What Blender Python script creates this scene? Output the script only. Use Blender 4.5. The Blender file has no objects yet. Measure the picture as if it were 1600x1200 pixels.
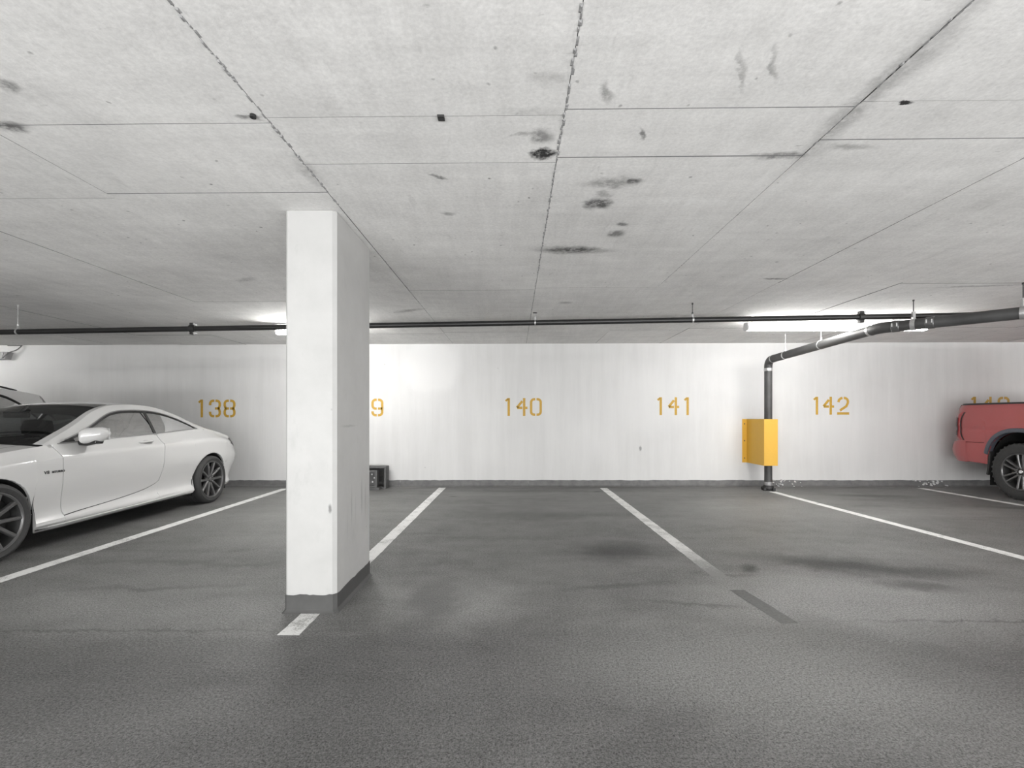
import bpy, bmesh, math, random
import numpy as np
from mathutils import Vector, Matrix

random.seed(7)
C = bpy.context.scene.collection
SC = bpy.context.scene
PI = math.pi

# ------------------------------------------------------------------ camera, world, exposure
FPX = 753.0
cam_d = bpy.data.cameras.new('camera')
cam_d.sensor_fit = 'HORIZONTAL'
cam_d.sensor_width = 36.0
cam_d.lens = 36.0 * FPX / 1600.0
cam_d.shift_x = -3.0 / 1600.0
cam_d.shift_y = 52.0 / 1600.0
cam_d.clip_start = 0.05
cam = bpy.data.objects.new('camera', cam_d)
cam.location = (0, 0, 1.24)
cam.rotation_euler = (PI / 2, 0, 0)
C.objects.link(cam)
SC.camera = cam
SC.view_settings.view_transform = 'Standard'
SC.view_settings.look = 'None'
SC.view_settings.gamma = 1.0
SC.view_settings.use_curve_mapping = False
SC.view_settings.exposure = 0.0
world = bpy.data.worlds.new('world')
world.use_nodes = True
world.node_tree.nodes['Background'].inputs[0].default_value = (0.9, 0.95, 1, 1)
world.node_tree.nodes['Background'].inputs[1].default_value = 0.02
SC.world = world
STALL_LAMP = 54.0     # emission of the long tubes over the stalls
SHORT_LAMP = 108.0     # emission of the short ones
ADDED_AISLE_LAMP = 55.0      # emission of the unseen tubes added over the drive aisle
def area_light(name, loc, rot, sx, sy, watts):
    d = bpy.data.lights.new(name, 'AREA'); d.shape = 'RECTANGLE'; d.size = sx; d.size_y = sy; d.energy = watts
    o = bpy.data.objects.new(name, d); o.location = loc; o.rotation_euler = rot; C.objects.link(o)
    return o
# unseen fill light added behind the camera to brighten the slab, aimed up
area_light('added_fill_light', (4.0, -3.4, .3), (math.radians(180 - 40), 0, 0), 19, 1.1, 1530)

WALL_Y = 8.646
def ceil_z(x): return 2.56 + 0.003 * x

# ------------------------------------------------------------------ mesh helpers
class MB:
    def __init__(self): self.v = []; self.f = []
    def add(self, vs, fs):
        o = len(self.v)
        self.v += [tuple(p) for p in vs]
        self.f += [tuple(i + o for i in f) for f in fs]
    def box(self, x0, x1, y0, y1, z0, z1, rot=None, org=None):
        vs = [(x, y, z) for z in (z0, z1) for y in (y0, y1) for x in (x0, x1)]
        if rot is not None:
            m = rot; o = Vector(org)
            vs = [tuple(m @ (Vector(p) - o) + o) for p in vs]
        self.add(vs, [(0, 2, 3, 1), (4, 5, 7, 6), (0, 1, 5, 4), (2, 6, 7, 3), (0, 4, 6, 2), (1, 3, 7, 5)])
    def grid(self, rows, close_u=False):
        n, m = len(rows), len(rows[0])
        fs = []
        for i in range(n - 1):
            for j in range(m - 1 + (1 if close_u else 0)):
                k = (j + 1) % m
                fs.append((i * m + j, i * m + k, (i + 1) * m + k, (i + 1) * m + j))
        self.add([p for r in rows for p in r], fs)
    def tube(self, pts, r, n=12, cap=True):
        pts = [Vector(p) for p in pts]
        rows = []
        up = None
        for i, p in enumerate(pts):
            a = pts[max(i - 1, 0)]; b = pts[min(i + 1, len(pts) - 1)]
            t = (b - a).normalized()
            if up is None:
                up = Vector((0, 0, 1)) if abs(t.z) < 0.9 else Vector((1, 0, 0))
            s = t.cross(up).normalized(); up = s.cross(t).normalized()
            rr = r[i] if isinstance(r, (list, tuple)) else r
            rows.append([tuple(p + (s * math.cos(2 * PI * k / n) + up * math.sin(2 * PI * k / n)) * rr) for k in range(n)])
        o = len(self.v)
        self.grid(rows, True)
        if cap:
            self.f.append(tuple(o + k for k in range(n)))
            self.f.append(tuple(o + (len(rows) - 1) * n + k for k in range(n)))
    def lathe(self, prof, org, axis='X', n=32, close=False):
        # prof: (radius, along)
        rows = []
        for r, a in prof:
            row = []
            for k in range(n):
                c, s = math.cos(2 * PI * k / n) * r, math.sin(2 * PI * k / n) * r
                if axis == 'X': p = (a, c, s)
                elif axis == 'Y': p = (c, a, s)
                else: p = (c, s, a)
                row.append((p[0] + org[0], p[1] + org[1], p[2] + org[2]))
            rows.append(row)
        if close: rows.append(rows[0])
        self.grid(rows, True)
    def prism(self, poly, y0, y1, plane='XZ'):
        # poly in plane, extruded along the remaining axis
        n = len(poly)
        def P(a, b, d):
            return (a, d, b) if plane == 'XZ' else ((a, b, d) if plane == 'XY' else (d, a, b))
        vs = [P(a, b, y0) for a, b in poly] + [P(a, b, y1) for a, b in poly]
        fs = [tuple(range(n)), tuple(range(2 * n - 1, n - 1, -1))]
        for i in range(n):
            j = (i + 1) % n
            fs.append((i, j, n + j, n + i))
        self.add(vs, fs)
    def mesh(self, name, mat=None, smooth=0, bevel=0, merge=True):
        me = bpy.data.meshes.new(name)
        me.from_pydata(self.v, [], self.f)
        bm = bmesh.new(); bm.from_mesh(me)
        if merge: bmesh.ops.remove_doubles(bm, verts=bm.verts, dist=1e-5)
        bmesh.ops.recalc_face_normals(bm, faces=bm.faces)
        if bevel:
            es = [e for e in bm.edges if len(e.link_faces) == 2 and e.calc_face_angle(0) > 0.6]
            bmesh.ops.bevel(bm, geom=es, offset=bevel, segments=2, profile=0.6, affect='EDGES', clamp_overlap=True)
        if smooth:
            for f in bm.faces: f.smooth = True
            for e in bm.edges:
                if len(e.link_faces) == 2 and e.calc_face_angle(0) > smooth: e.smooth = False
        bm.to_mesh(me); bm.free()
        if mat: me.materials.append(mat)
        return me
    def build(self, name, mat, parent=None, smooth=0, bevel=0, merge=True):
        return link(name, self.mesh(name, mat, smooth, bevel, merge), parent)

def link(name, me, parent=None):
    o = bpy.data.objects.new(name, me); C.objects.link(o)
    if parent is not None:
        o.parent = parent
        o.matrix_parent_inverse = parent_world(parent).inverted()
    return o
def parent_world(o):
    m = o.matrix_basis.copy()
    if o.parent is not None: m = parent_world(o.parent) @ o.matrix_parent_inverse @ m
    return m
def thing(name, label, cat, loc=(0, 0, 0), group=None):
    o = bpy.data.objects.new(name, None); C.objects.link(o)
    o.location = loc; o['label'] = label; o['category'] = cat; o['kind'] = 'thing'
    if group: o['group'] = group
    o.empty_display_size = 0.1
    return o
def struct(o): o['kind'] = 'structure'; return o
def sub_empty(name, loc, parent, rotz=0):
    o = bpy.data.objects.new(name, None); C.objects.link(o)
    o.parent = parent; o.matrix_parent_inverse = parent_world(parent).inverted()
    o.location = loc; o.rotation_euler = (0, 0, rotz)
    return o
def raw(name, me, parent):      # child in its parent's local frame
    o = bpy.data.objects.new(name, me); C.objects.link(o); o.parent = parent
    return o

def curve(pts):
    """monotone cubic through (x, y) nodes"""
    xs = np.array([p[0] for p in pts], float); ys = np.array([p[1] for p in pts], float)
    h = np.diff(xs); d = np.diff(ys) / h
    m = np.zeros(len(xs)); m[0] = d[0]; m[-1] = d[-1]
    for i in range(1, len(xs) - 1):
        if d[i - 1] * d[i] > 0:
            w1 = 2 * h[i] + h[i - 1]; w2 = h[i] + 2 * h[i - 1]
            m[i] = (w1 + w2) / (w1 / d[i - 1] + w2 / d[i])
    def f(x):
        if x <= xs[0]: return float(ys[0])
        if x >= xs[-1]: return float(ys[-1])
        i = int(np.searchsorted(xs, x) - 1)
        t = (x - xs[i]) / h[i]
        return float((2 * t**3 - 3 * t**2 + 1) * ys[i] + (t**3 - 2 * t**2 + t) * h[i] * m[i]
                     + (-2 * t**3 + 3 * t**2) * ys[i + 1] + (t**3 - t**2) * h[i] * m[i + 1])
    return f
def lin(pts):
    xs = [p[0] for p in pts]; ys = [p[1] for p in pts]
    return lambda x: float(np.interp(x, xs, ys))
def sstep(a, b, x):
    t = min(1, max(0, (x - a) / (b - a))); return t * t * (3 - 2 * t)

# ------------------------------------------------------------------ materials
class NT:
    def __init__(self, name):
        self.m = bpy.data.materials.new(name); self.m.use_nodes = True
        self.t = self.m.node_tree; self.b = self.t.nodes['Principled BSDF']
        self.out = self.t.nodes['Material Output']
        self._co = None
    def n(self, typ, **kw):
        nd = self.t.nodes.new(typ)
        for k, v in kw.items():
            if k.startswith('i_'):
                key = k[2:]
                key = int(key) if key.isdigit() else key.replace('_', ' ')
                self.put(nd.inputs[key], v)
            else: setattr(nd, k, v)
        return nd
    def put(self, sock, v):
        if isinstance(v, bpy.types.NodeSocket): self.t.links.new(v, sock)
        else: sock.default_value = v
    def co(self):
        if self._co is None: self._co = self.n('ShaderNodeTexCoord').outputs['Object']
        return self._co
    def math(self, op, a, b=0.0, clamp=False):
        nd = self.n('ShaderNodeMath', operation=op, use_clamp=clamp)
        self.put(nd.inputs[0], a); self.put(nd.inputs[1], b)
        return nd.outputs[0]
    def noise(self, scale, detail=4, rough=0.55, vec=None, stretch=None, dist=0.0):
        v = vec or self.co()
        if stretch:
            mp = self.n('ShaderNodeMapping'); self.put(mp.inputs[0], v); mp.inputs['Scale'].default_value = stretch; v = mp.outputs[0]
        nd = self.n('ShaderNodeTexNoise'); self.put(nd.inputs['Vector'], v)
        nd.inputs['Scale'].default_value = scale; nd.inputs['Detail'].default_value = detail
        nd.inputs['Roughness'].default_value = rough; nd.inputs['Distortion'].default_value = dist
        return nd.outputs[0]
    def remap(self, v, a, b, c=0.0, d=1.0, smooth=False):
        nd = self.n('ShaderNodeMapRange', interpolation_type='SMOOTHSTEP' if smooth else 'LINEAR', clamp=True)
        self.put(nd.inputs[0], v)
        for k, x in zip((1, 2, 3, 4), (a, b, c, d)): nd.inputs[k].default_value = x
        return nd.outputs[0]
    def mix(self, f, a, b):
        nd = self.n('ShaderNodeMix', data_type='RGBA')
        self.put(nd.inputs[0], f)
        for k, x in ((6, a), (7, b)):
            if isinstance(x, (int, float)): x = (x, x, x, 1)
            elif isinstance(x, tuple) and len(x) == 3: x = (*x, 1)
            self.put(nd.inputs[k], x)
        return nd.outputs[2]
    def warped(self, amp, scale):
        nd = self.n('ShaderNodeTexNoise'); self.put(nd.inputs['Vector'], self.co())
        nd.inputs['Scale'].default_value = scale; nd.inputs['Detail'].default_value = 5; nd.inputs['Roughness'].default_value = .65
        s = self.n('ShaderNodeVectorMath', operation='SUBTRACT'); self.put(s.inputs[0], nd.outputs['Color']); s.inputs[1].default_value = (.5, .5, .5)
        k = self.n('ShaderNodeVectorMath', operation='SCALE'); self.put(k.inputs[0], s.outputs[0]); k.inputs['Scale'].default_value = amp
        a = self.n('ShaderNodeVectorMath', operation='ADD'); self.put(a.inputs[0], self.co()); self.put(a.inputs[1], k.outputs[0])
        return a.outputs[0]
    def blob(self, vec, c, r, rot=0.0, strength=1.0, soft=0.5, plane='XY'):
        mp = self.n('ShaderNodeMapping', vector_type='TEXTURE'); self.put(mp.inputs[0], vec)
        if plane == 'XY':
            mp.inputs['Location'].default_value = (c[0], c[1], 0); mp.inputs['Scale'].default_value = (r[0], r[1], 1e4)
            mp.inputs['Rotation'].default_value = (0, 0, rot)
        elif plane == 'XZ':
            mp.inputs['Location'].default_value = (c[0], 0, c[1]); mp.inputs['Scale'].default_value = (r[0], 1e4, r[1])
        else:
            mp.inputs['Location'].default_value = (0, c[0], c[1]); mp.inputs['Scale'].default_value = (1e4, r[0], r[1])
        l = self.n('ShaderNodeVectorMath', operation='LENGTH'); self.put(l.inputs[0], mp.outputs[0])
        return self.remap(l.outputs['Value'], 1 - soft, 1 + soft * .6, strength, 0, True)
    def maxof(self, vals):
        r = vals[0]
        for v in vals[1:]: r = self.math('MAXIMUM', r, v)
        return r
    def bump(self, h, strength=0.3, dist=0.01):
        nd = self.n('ShaderNodeBump'); nd.inputs['Strength'].default_value = strength; nd.inputs['Distance'].default_value = dist
        self.put(nd.inputs['Height'], h); self.put(self.b.inputs['Normal'], nd.outputs[0])
    def set(self, **kw):
        for k, v in kw.items():
            key = k.replace('_', ' ')
            if isinstance(v, (tuple, list)) and len(v) == 3: v = (*v, 1)
            self.put(self.b.inputs[key], v)
        return self.m

def plain(name, col, rough=0.5, metal=0.0, coat=0.0, var=0.08, nscale=25, bump=0.0, spec=0.5):
    t = NT(name)
    if isinstance(col, (int, float)): col = (col,) * 3
    f = t.noise(nscale, 3)
    lo = tuple(c * (1 - var) for c in col); hi = tuple(min(1, c * (1 + var)) for c in col)
    t.set(Base_Color=t.mix(f, lo, hi), Roughness=rough, Metallic=metal, Coat_Weight=coat, Specular_IOR_Level=spec)
    t.b.inputs['Coat Roughness'].default_value = 0.04
    if bump: t.bump(t.noise(nscale * 3, 3), bump, 0.003)
    return t.m

def mat_ceiling():
    t = NT('raw_concrete')
    big = t.noise(0.9, 5, .6)
    mid = t.noise(5, 6, .65)
    fine = t.noise(55, 4, .7)
    streak = t.noise(1.4, 5, .65, stretch=(1.0, 7.0, 1))
    streak2 = t.noise(1.6, 5, .65, stretch=(9.0, 1.0, 1))
    s = t.math('ADD', t.math('MULTIPLY', big, .30), t.math('MULTIPLY', mid, .17))
    s = t.math('ADD', s, t.math('MULTIPLY', fine, .32))
    s = t.math('ADD', s, t.math('MULTIPLY', streak, .16))
    s = t.math('ADD', s, t.math('MULTIPLY', streak2, .16))
    s = t.remap(s, .40, .70)
    col = t.mix(s, (.55, .545, .535), (.86, .855, .84))
    # small pock marks and scuffs
    v = t.n('ShaderNodeTexVoronoi'); t.put(v.inputs['Vector'], t.warped(.06, 9)); v.inputs['Scale'].default_value = 9.0
    pk = t.remap(v.outputs['Distance'], .04, .10, 1, 0)
    pk = t.math('MULTIPLY', pk, t.remap(t.noise(2.3, 3), .47, .60))
    brush = t.remap(t.noise(7, 5, .7, stretch=(1.5, .35, 1), dist=.3), .62, .72, 0, .22)
    sc = t.remap(t.noise(9, 4, .7, stretch=(.7, 2.2, 1)), .66, .74)
    sc = t.math('MULTIPLY', sc, t.remap(t.noise(1.1, 2), .45, .65, 0, .55))
    w = t.warped(.17, 6)
    w2 = t.warped(.085, 13)
    dark = [t.blob(w2, (.15, 2.42), (.068, .05), 0, .85, .45), t.blob(w2, (.13, 2.27), (.055, .06), 0, .45, .6),
            t.blob(w2, (.07, 2.24), (.1, .012), -.25, .3, .7),
            t.blob(w, (.52, 2.98), (.085, .08), .15, .62, .6), t.blob(w, (.53, 2.85), (.05, .05), 0, .3, .7),
            t.blob(w, (.545, 2.71), (.15, .05), -.1, .36, .7), t.blob(w2, (.665, 2.70), (.045, .04), 0, .6, .6),
            t.blob(w, (.47, 3.80), (.29, .08), .06, .62, .7), t.blob(w2, (.74, 3.47), (.06, .07), 0, .5, .7),
            t.blob(w2, (.75, 3.30), (.04, .035), 0, .55, .6),
            t.blob(w2, (.375, 1.97), (.022, .07), -.45, .38, .7), t.blob(w, (.13, 1.88), (.07, .05), 0, .2, .8),
            t.blob(w2, (.08, 2.08), (.13, .03), 0, .14, .8),
            t.blob(w2, (-2.28, 2.18), (.09, .04), 0, .6, .7), t.blob(w2, (1.656, 2.02), (.03, .014), .2, .8, .5),
            t.blob(w2, (-.415, 2.65), (.05, .016), .5, .5, .7), t.blob(w2, (-1.165, 2.115), (.06, .014), 0, .45, .7),
            t.blob(w2, (.6, 2.26), (.015, .05), -.3, .5, .6), t.blob(w2, (.87, 1.85), (.012, .13), -.5, .3, .7),
            t.blob(w2, (.98, 1.82), (.012, .11), -.5, .3, .7),
            t.blob(w2, (1.36, 2.44), (.16, .028), -.06, .5, .8), t.blob(w, (1.47, 2.0), (.07, .55), 0, .3, .9),
            t.blob(w, (1.62, 2.36), (.14, .03), 0, .3, .8), t.blob(w2, (-1.1, 2.6), (.05, .14), 0, .22, .9),
            t.blob(w2, (2.5, 4.62), (.12, .03), 0, .5, .8), t.blob(w2, (.60, 5.55), (.07, .05), 0, .3, .8),
            t.blob(w2, (-1.3, 5.95), (.22, .06), -.5, .35, .9), t.blob(w2, (4.72, 4.9), (.4, .03), -.1, .35, .8),
            t.blob(w2, (-.42, 3.12), (.05, .025), 0, .35, .8), t.blob(w2, (-3.07, 2.75), (.1, .04), .3, .4, .8),
            t.blob(w2, (-2.0, 1.92), (.05, .035), -.6, .5, .7), t.blob(w2, (-2.55, 4.6), (.12, .05), -.5, .25, .9)]
    dk = t.math('MULTIPLY', t.maxof(dark), t.remap(t.noise(26, 5, .75), .34, .54, .6, 1.4), True)
    col = t.mix(dk, col, (.035, .035, .035))
    col = t.mix(t.math('MULTIPLY', pk, .75), col, (.10, .10, .10))
    col = t.mix(sc, col, (.17, .17, .165))
    col = t.mix(brush, col, (.30, .30, .295))
    wh = t.maxof([t.blob(w, (1.085, 2.96), (.34, .055), .03, .6, .8), t.blob(w, (1.72, 2.86), (.13, .06), .4, .45, .9),
                  t.blob(w, (1.98, 2.92), (.16, .06), .3, .45, .9)])
    whn = t.math('MULTIPLY', wh, t.remap(t.noise(22, 4, .7), .38, .62))
    col = t.mix(whn, col, (.86, .86, .85))
    h = t.math('ADD', t.math('MULTIPLY', mid, .5), t.math('MULTIPLY', fine, .5))
    t.set(Base_Color=col, Roughness=.9, Specular_IOR_Level=.2)
    t.bump(h, .25, .006)
    return t.m

def mat_wall():
    t = NT('white_wall_paint')
    st = t.noise(1.5, 6, .68, stretch=(3.5, 1, .3))
    big = t.noise(.6, 4, .55)
    fine = t.noise(40, 3)
    s = t.math('ADD', t.math('MULTIPLY', st, .45), t.math('MULTIPLY', big, .55))
    s = t.remap(s, .30, .70)
    col = t.mix(s, (.56, .56, .555), (.69, .69, .685))
    w = t.warped(.25, 2.2)
    patch = t.maxof([t.blob(w, (-1.5, 2.15), (.55, .5), 0, .8, .25, 'XZ'), t.blob(w, (4.3, 2.1), (.9, .6), 0, .6, .4, 'XZ'),
                     t.blob(w, (2.4, 1.5), (.7, .6), 0, .4, .5, 'XZ'), t.blob(w, (-8.9, 2.2), (1.2, .6), 0, .7, .3, 'XZ'),
                     t.blob(w, (-5.3, 2.42), (2.5, .12), 0, .5, .5, 'XZ'), t.blob(w, (6.0, .9), (1.1, .5), 0, .35, .5, 'XZ')])
    col = t.mix(patch, col, (.69, .69, .685))
    v = t.n('ShaderNodeTexVoronoi'); t.put(v.inputs['Vector'], t.warped(.08, 6)); v.inputs['Scale'].default_value = 3.2
    pk = t.math('MULTIPLY', t.remap(v.outputs['Distance'], .02, .05, 1, 0), t.remap(t.noise(1.7, 2), .52, .6))
    mk = t.blob(t.warped(.05, 14), (2.27, .68), (.022, .05), 0, .8, .5, 'XZ')
    col = t.mix(t.maxof([t.math('MULTIPLY', pk, .35), mk]), col, (.2, .2, .2))
    t.set(Base_Color=col, Roughness=.55, Specular_IOR_Level=.35)
    t.bump(t.math('ADD', t.math('MULTIPLY', fine, .4), big), .12, .006)
    return t.m

def mat_floor():
    t = NT('grey_deck_coating')
    co = t.co()
    sep = t.n('ShaderNodeSeparateXYZ'); t.put(sep.inputs[0], co)
    X, Y = sep.outputs[0], sep.outputs[1]
    big = t.noise(.45, 5, .6)
    sweep = t.noise(1.0, 6, .62, stretch=(.55, 2.0, 1), dist=.6)
    mid = t.noise(4.5, 6, .7)
    grain = t.noise(150, 3, .8)
    grain2 = t.noise(70, 4, .8)
    s = t.math('ADD', t.math('MULTIPLY', big, .32), t.math('MULTIPLY', sweep, .40))
    s = t.math('ADD', s, t.math('MULTIPLY', mid, .28))
    s = t.remap(s, .39, .63)
    # older, rougher wearing coat in the stalls; smoother darker one on the aisle
    edge = t.math('ADD', Y, t.math('MULTIPLY', t.noise(2.0, 4), .10))
    edge = t.math('ADD', edge, t.remap(X, -1.3, 1.0, .08, -.08))
    stall = t.remap(edge, 2.80, 2.86)
    col = t.mix(s, (.062, .062, .060), (.225, .223, .218))
    aisle = t.mix(s, (.050, .050, .049), (.112, .111, .109))
    col = t.mix(stall, aisle, col)
    g = t.math('ADD', t.math('MULTIPLY', grain, .55), t.math('MULTIPLY', grain2, .45))
    col = t.mix(t.remap(g, .40, .60, 0, 1), t.mix(.60, col, (.012, .012, .012)), t.mix(.26, col, (.55, .55, .54)))
    w = t.warped(.5, 2.4)
    w2 = t.warped(.16, 9)
    # rubbed pale area, worn through
    pale = t.maxof([t.blob(w, (2.35, 3.3), (1.15, .62), 0, .62, .6), t.blob(w, (1.2, 2.35), (1.0, .55), -.3, .4, .8),
                    t.blob(w, (-2.3, 3.3), (1.3, .6), 0, .4, .8), t.blob(w, (-.4, 3.2), (.45, .4), 0, .5, .8),
                    t.blob(w, (3.2, 6.4), (1.6, .6), 0, .18, .8), t.blob(w, (2.3, 1.6), (.7, .4), 0, .22, .8)])
    col = t.mix(t.math('MULTIPLY', pale, t.remap(g, .40, .6, .12, 1)), col, (.52, .52, .51))
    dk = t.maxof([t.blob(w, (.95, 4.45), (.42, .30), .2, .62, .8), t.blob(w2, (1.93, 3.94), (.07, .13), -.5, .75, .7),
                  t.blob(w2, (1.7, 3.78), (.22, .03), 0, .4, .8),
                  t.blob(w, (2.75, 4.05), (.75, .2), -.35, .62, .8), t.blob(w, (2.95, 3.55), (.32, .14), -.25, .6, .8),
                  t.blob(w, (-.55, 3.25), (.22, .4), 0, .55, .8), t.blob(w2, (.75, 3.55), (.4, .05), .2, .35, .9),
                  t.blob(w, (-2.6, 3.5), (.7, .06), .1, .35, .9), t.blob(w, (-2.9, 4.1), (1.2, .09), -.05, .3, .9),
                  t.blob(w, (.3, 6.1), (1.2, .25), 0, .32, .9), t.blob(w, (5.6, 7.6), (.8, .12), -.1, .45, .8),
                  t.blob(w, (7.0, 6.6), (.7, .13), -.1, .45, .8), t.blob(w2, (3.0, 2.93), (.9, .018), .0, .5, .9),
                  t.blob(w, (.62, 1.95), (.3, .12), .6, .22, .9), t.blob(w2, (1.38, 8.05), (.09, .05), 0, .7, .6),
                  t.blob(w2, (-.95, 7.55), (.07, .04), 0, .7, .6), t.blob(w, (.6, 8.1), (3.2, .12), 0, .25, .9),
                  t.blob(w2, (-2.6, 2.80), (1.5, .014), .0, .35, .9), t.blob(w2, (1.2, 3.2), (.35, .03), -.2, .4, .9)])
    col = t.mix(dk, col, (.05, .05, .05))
    rough = t.remap(s, 0, 1, .36, .50)
    rough = t.math('ADD', rough, t.math('MULTIPLY', stall, .06))
    spec = t.math('MULTIPLY', t.remap(s, 0, 1, .18, .85), t.remap(g, .38, .62, .25, 1.5))
    spec = t.math('MULTIPLY', spec, t.math('SUBTRACT', 1.0, t.math('MULTIPLY', dk, 1.1), True))
    spec = t.math('ADD', spec, t.math('MULTIPLY', pale, .25))
    t.set(Base_Color=col, Roughness=rough, Specular_IOR_Level=spec)
    h = t.math('ADD', t.math('MULTIPLY', grain, .5), t.math('MULTIPLY', grain2, .7))
    h = t.math('ADD', h, t.math('MULTIPLY', mid, .3))
    t.bump(h, .9, .007)
    return t.m

def mat_line(name='white_line_paint', wear=.0):
    t = NT(name)
    g = t.noise(90, 4, .75); m = t.noise(6, 5, .7)
    k = t.math('ADD', t.math('MULTIPLY', g, .5), t.math('MULTIPLY', m, .5))
    col = t.mix(t.remap(k, .40, .50), (.40, .40, .39), (.80, .80, .79))
    t.set(Base_Color=col, Roughness=.6)
    t.bump(g, .4, .005)
    return t

def mat_worn_line():
    # the paint of this line is scrubbed away towards its near end
    t = mat_line('worn_line_paint')
    sep = t.n('ShaderNodeSeparateXYZ'); t.put(sep.inputs[0], t.co())
    y = t.math('ADD', sep.outputs[1], t.math('MULTIPLY', t.noise(30, 5, .8), .9))
    keep = t.remap(y, 4.35, 5.15, .04, 1)
    col0 = t.b.inputs['Base Color'].links[0].from_socket
    t.set(Base_Color=t.mix(keep, (.20, .20, .195), col0))
    return t.m

def mat_pillar():
    t = NT('white_pillar_paint')
    a = t.noise(4, 5, .6); f = t.noise(60, 3)
    col = t.mix(t.remap(a, .3, .7), (.42, .42, .413), (.47, .47, .463))
    w = t.warped(.05, 12)
    w2 = t.warped(.02, 30)
    dk = t.maxof([t.blob(w2, (3.36, .62), (.012, .13), 0, .35, .8, 'YZ'), t.blob(w2, (3.44, .58), (.006, .10), 0, .3, .8, 'YZ'),
                  t.blob(w2, (3.58, .66), (.018, .13), 0, .42, .8, 'YZ'), t.blob(w2, (3.67, .62), (.014, .11), 0, .35, .8, 'YZ'),
                  t.blob(w2, (3.27, .50), (.006, .12), 0, .25, .8, 'YZ'), t.blob(w2, (3.3, 1.18), (.14, .008), 0, .35, .8, 'YZ')])
    sep = t.n('ShaderNodeSeparateXYZ'); t.put(sep.inputs[0], t.co())
    onside = t.remap(sep.outputs[0], -1.16, -1.14)
    dk = t.math('MULTIPLY', dk, onside)
    v = t.n('ShaderNodeTexVoronoi'); t.put(v.inputs['Vector'], t.warped(.05, 9)); v.inputs['Scale'].default_value = 7
    pk = t.math('MULTIPLY', t.remap(v.outputs['Distance'], .03, .06, 1, 0), t.remap(t.noise(2.6, 2), .5, .6, 0, .5))
    sm = t.math('MULTIPLY', t.remap(t.noise(7, 4, .7, stretch=(1, 1, .5)), .6, .75), .12)
    chip = t.math('MULTIPLY', t.blob(w2, (-1.168, .66), (.012, .03), 0, .9, .6, 'XZ'), t.remap(sep.outputs[1], 3.12, 3.14, 1, 0))
    col = t.mix(t.maxof([dk, pk, sm, chip]), col, (.16, .16, .155))
    t.set(Base_Color=col, Roughness=.5, Specular_IOR_Level=.35)
    t.bump(t.math('ADD', a, t.math('MULTIPLY', f, .4)), .12, .005)
    return t.m

def mat_base():
    t = NT('dark_grey_kerb_paint')
    a = t.noise(8, 5, .65); g = t.noise(70, 3, .7)
    drips = t.remap(t.noise(14, 3, .6, stretch=(1, 1, .12)), .70, .74)
    col = t.mix(t.remap(a, .3, .7), (.10, .10, .10), (.17, .17, .168))
    col = t.mix(t.math('MULTIPLY', drips, .55), col, (.6, .6, .6))
    t.set(Base_Color=col, Roughness=.55); t.bump(g, .3, .004)
    return t.m

def mat_glass(name, tint, refl=1.0):
    t = NT(name)
    tr = t.n('ShaderNodeBsdfTransparent'); tr.inputs[0].default_value = (*tint, 1)
    gl = t.n('ShaderNodeBsdfGlossy'); gl.inputs['Roughness'].default_value = .02
    gl.inputs[0].default_value = (.95, .95, .95, 1)
    fr = t.n('ShaderNodeFresnel'); fr.inputs[0].default_value = 1.5
    mx = t.n('ShaderNodeMixShader')
    t.put(mx.inputs[0], t.math('MULTIPLY', fr.outputs[0], refl, True))
    t.put(mx.inputs[1], tr.outputs[0]); t.put(mx.inputs[2], gl.outputs[0])
    t.t.links.new(mx.outputs[0], t.out.inputs[0])
    return t.m

def mat_emit(name, col, s):
    t = NT(name)
    t.set(Base_Color=(.9, .9, .9), Emission_Color=col, Emission_Strength=s)
    return t.m

def mat_pipe(name, col, dust=.35, rough=.45):
    t = NT(name)
    n = t.noise(30, 5, .7); b = t.noise(4, 4)
    sp = t.remap(t.noise(11, 4, .7, stretch=(1, 1, .5)), .69, .73)
    c = t.mix(t.remap(b, .3, .7), tuple(x * .75 for x in col), tuple(x * 1.3 for x in col))
    c = t.mix(t.math('MULTIPLY', sp, dust), c, (.45, .45, .45))
    t.set(Base_Color=c, Roughness=rough); t.bump(n, .15, .003)
    return t.m

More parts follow.
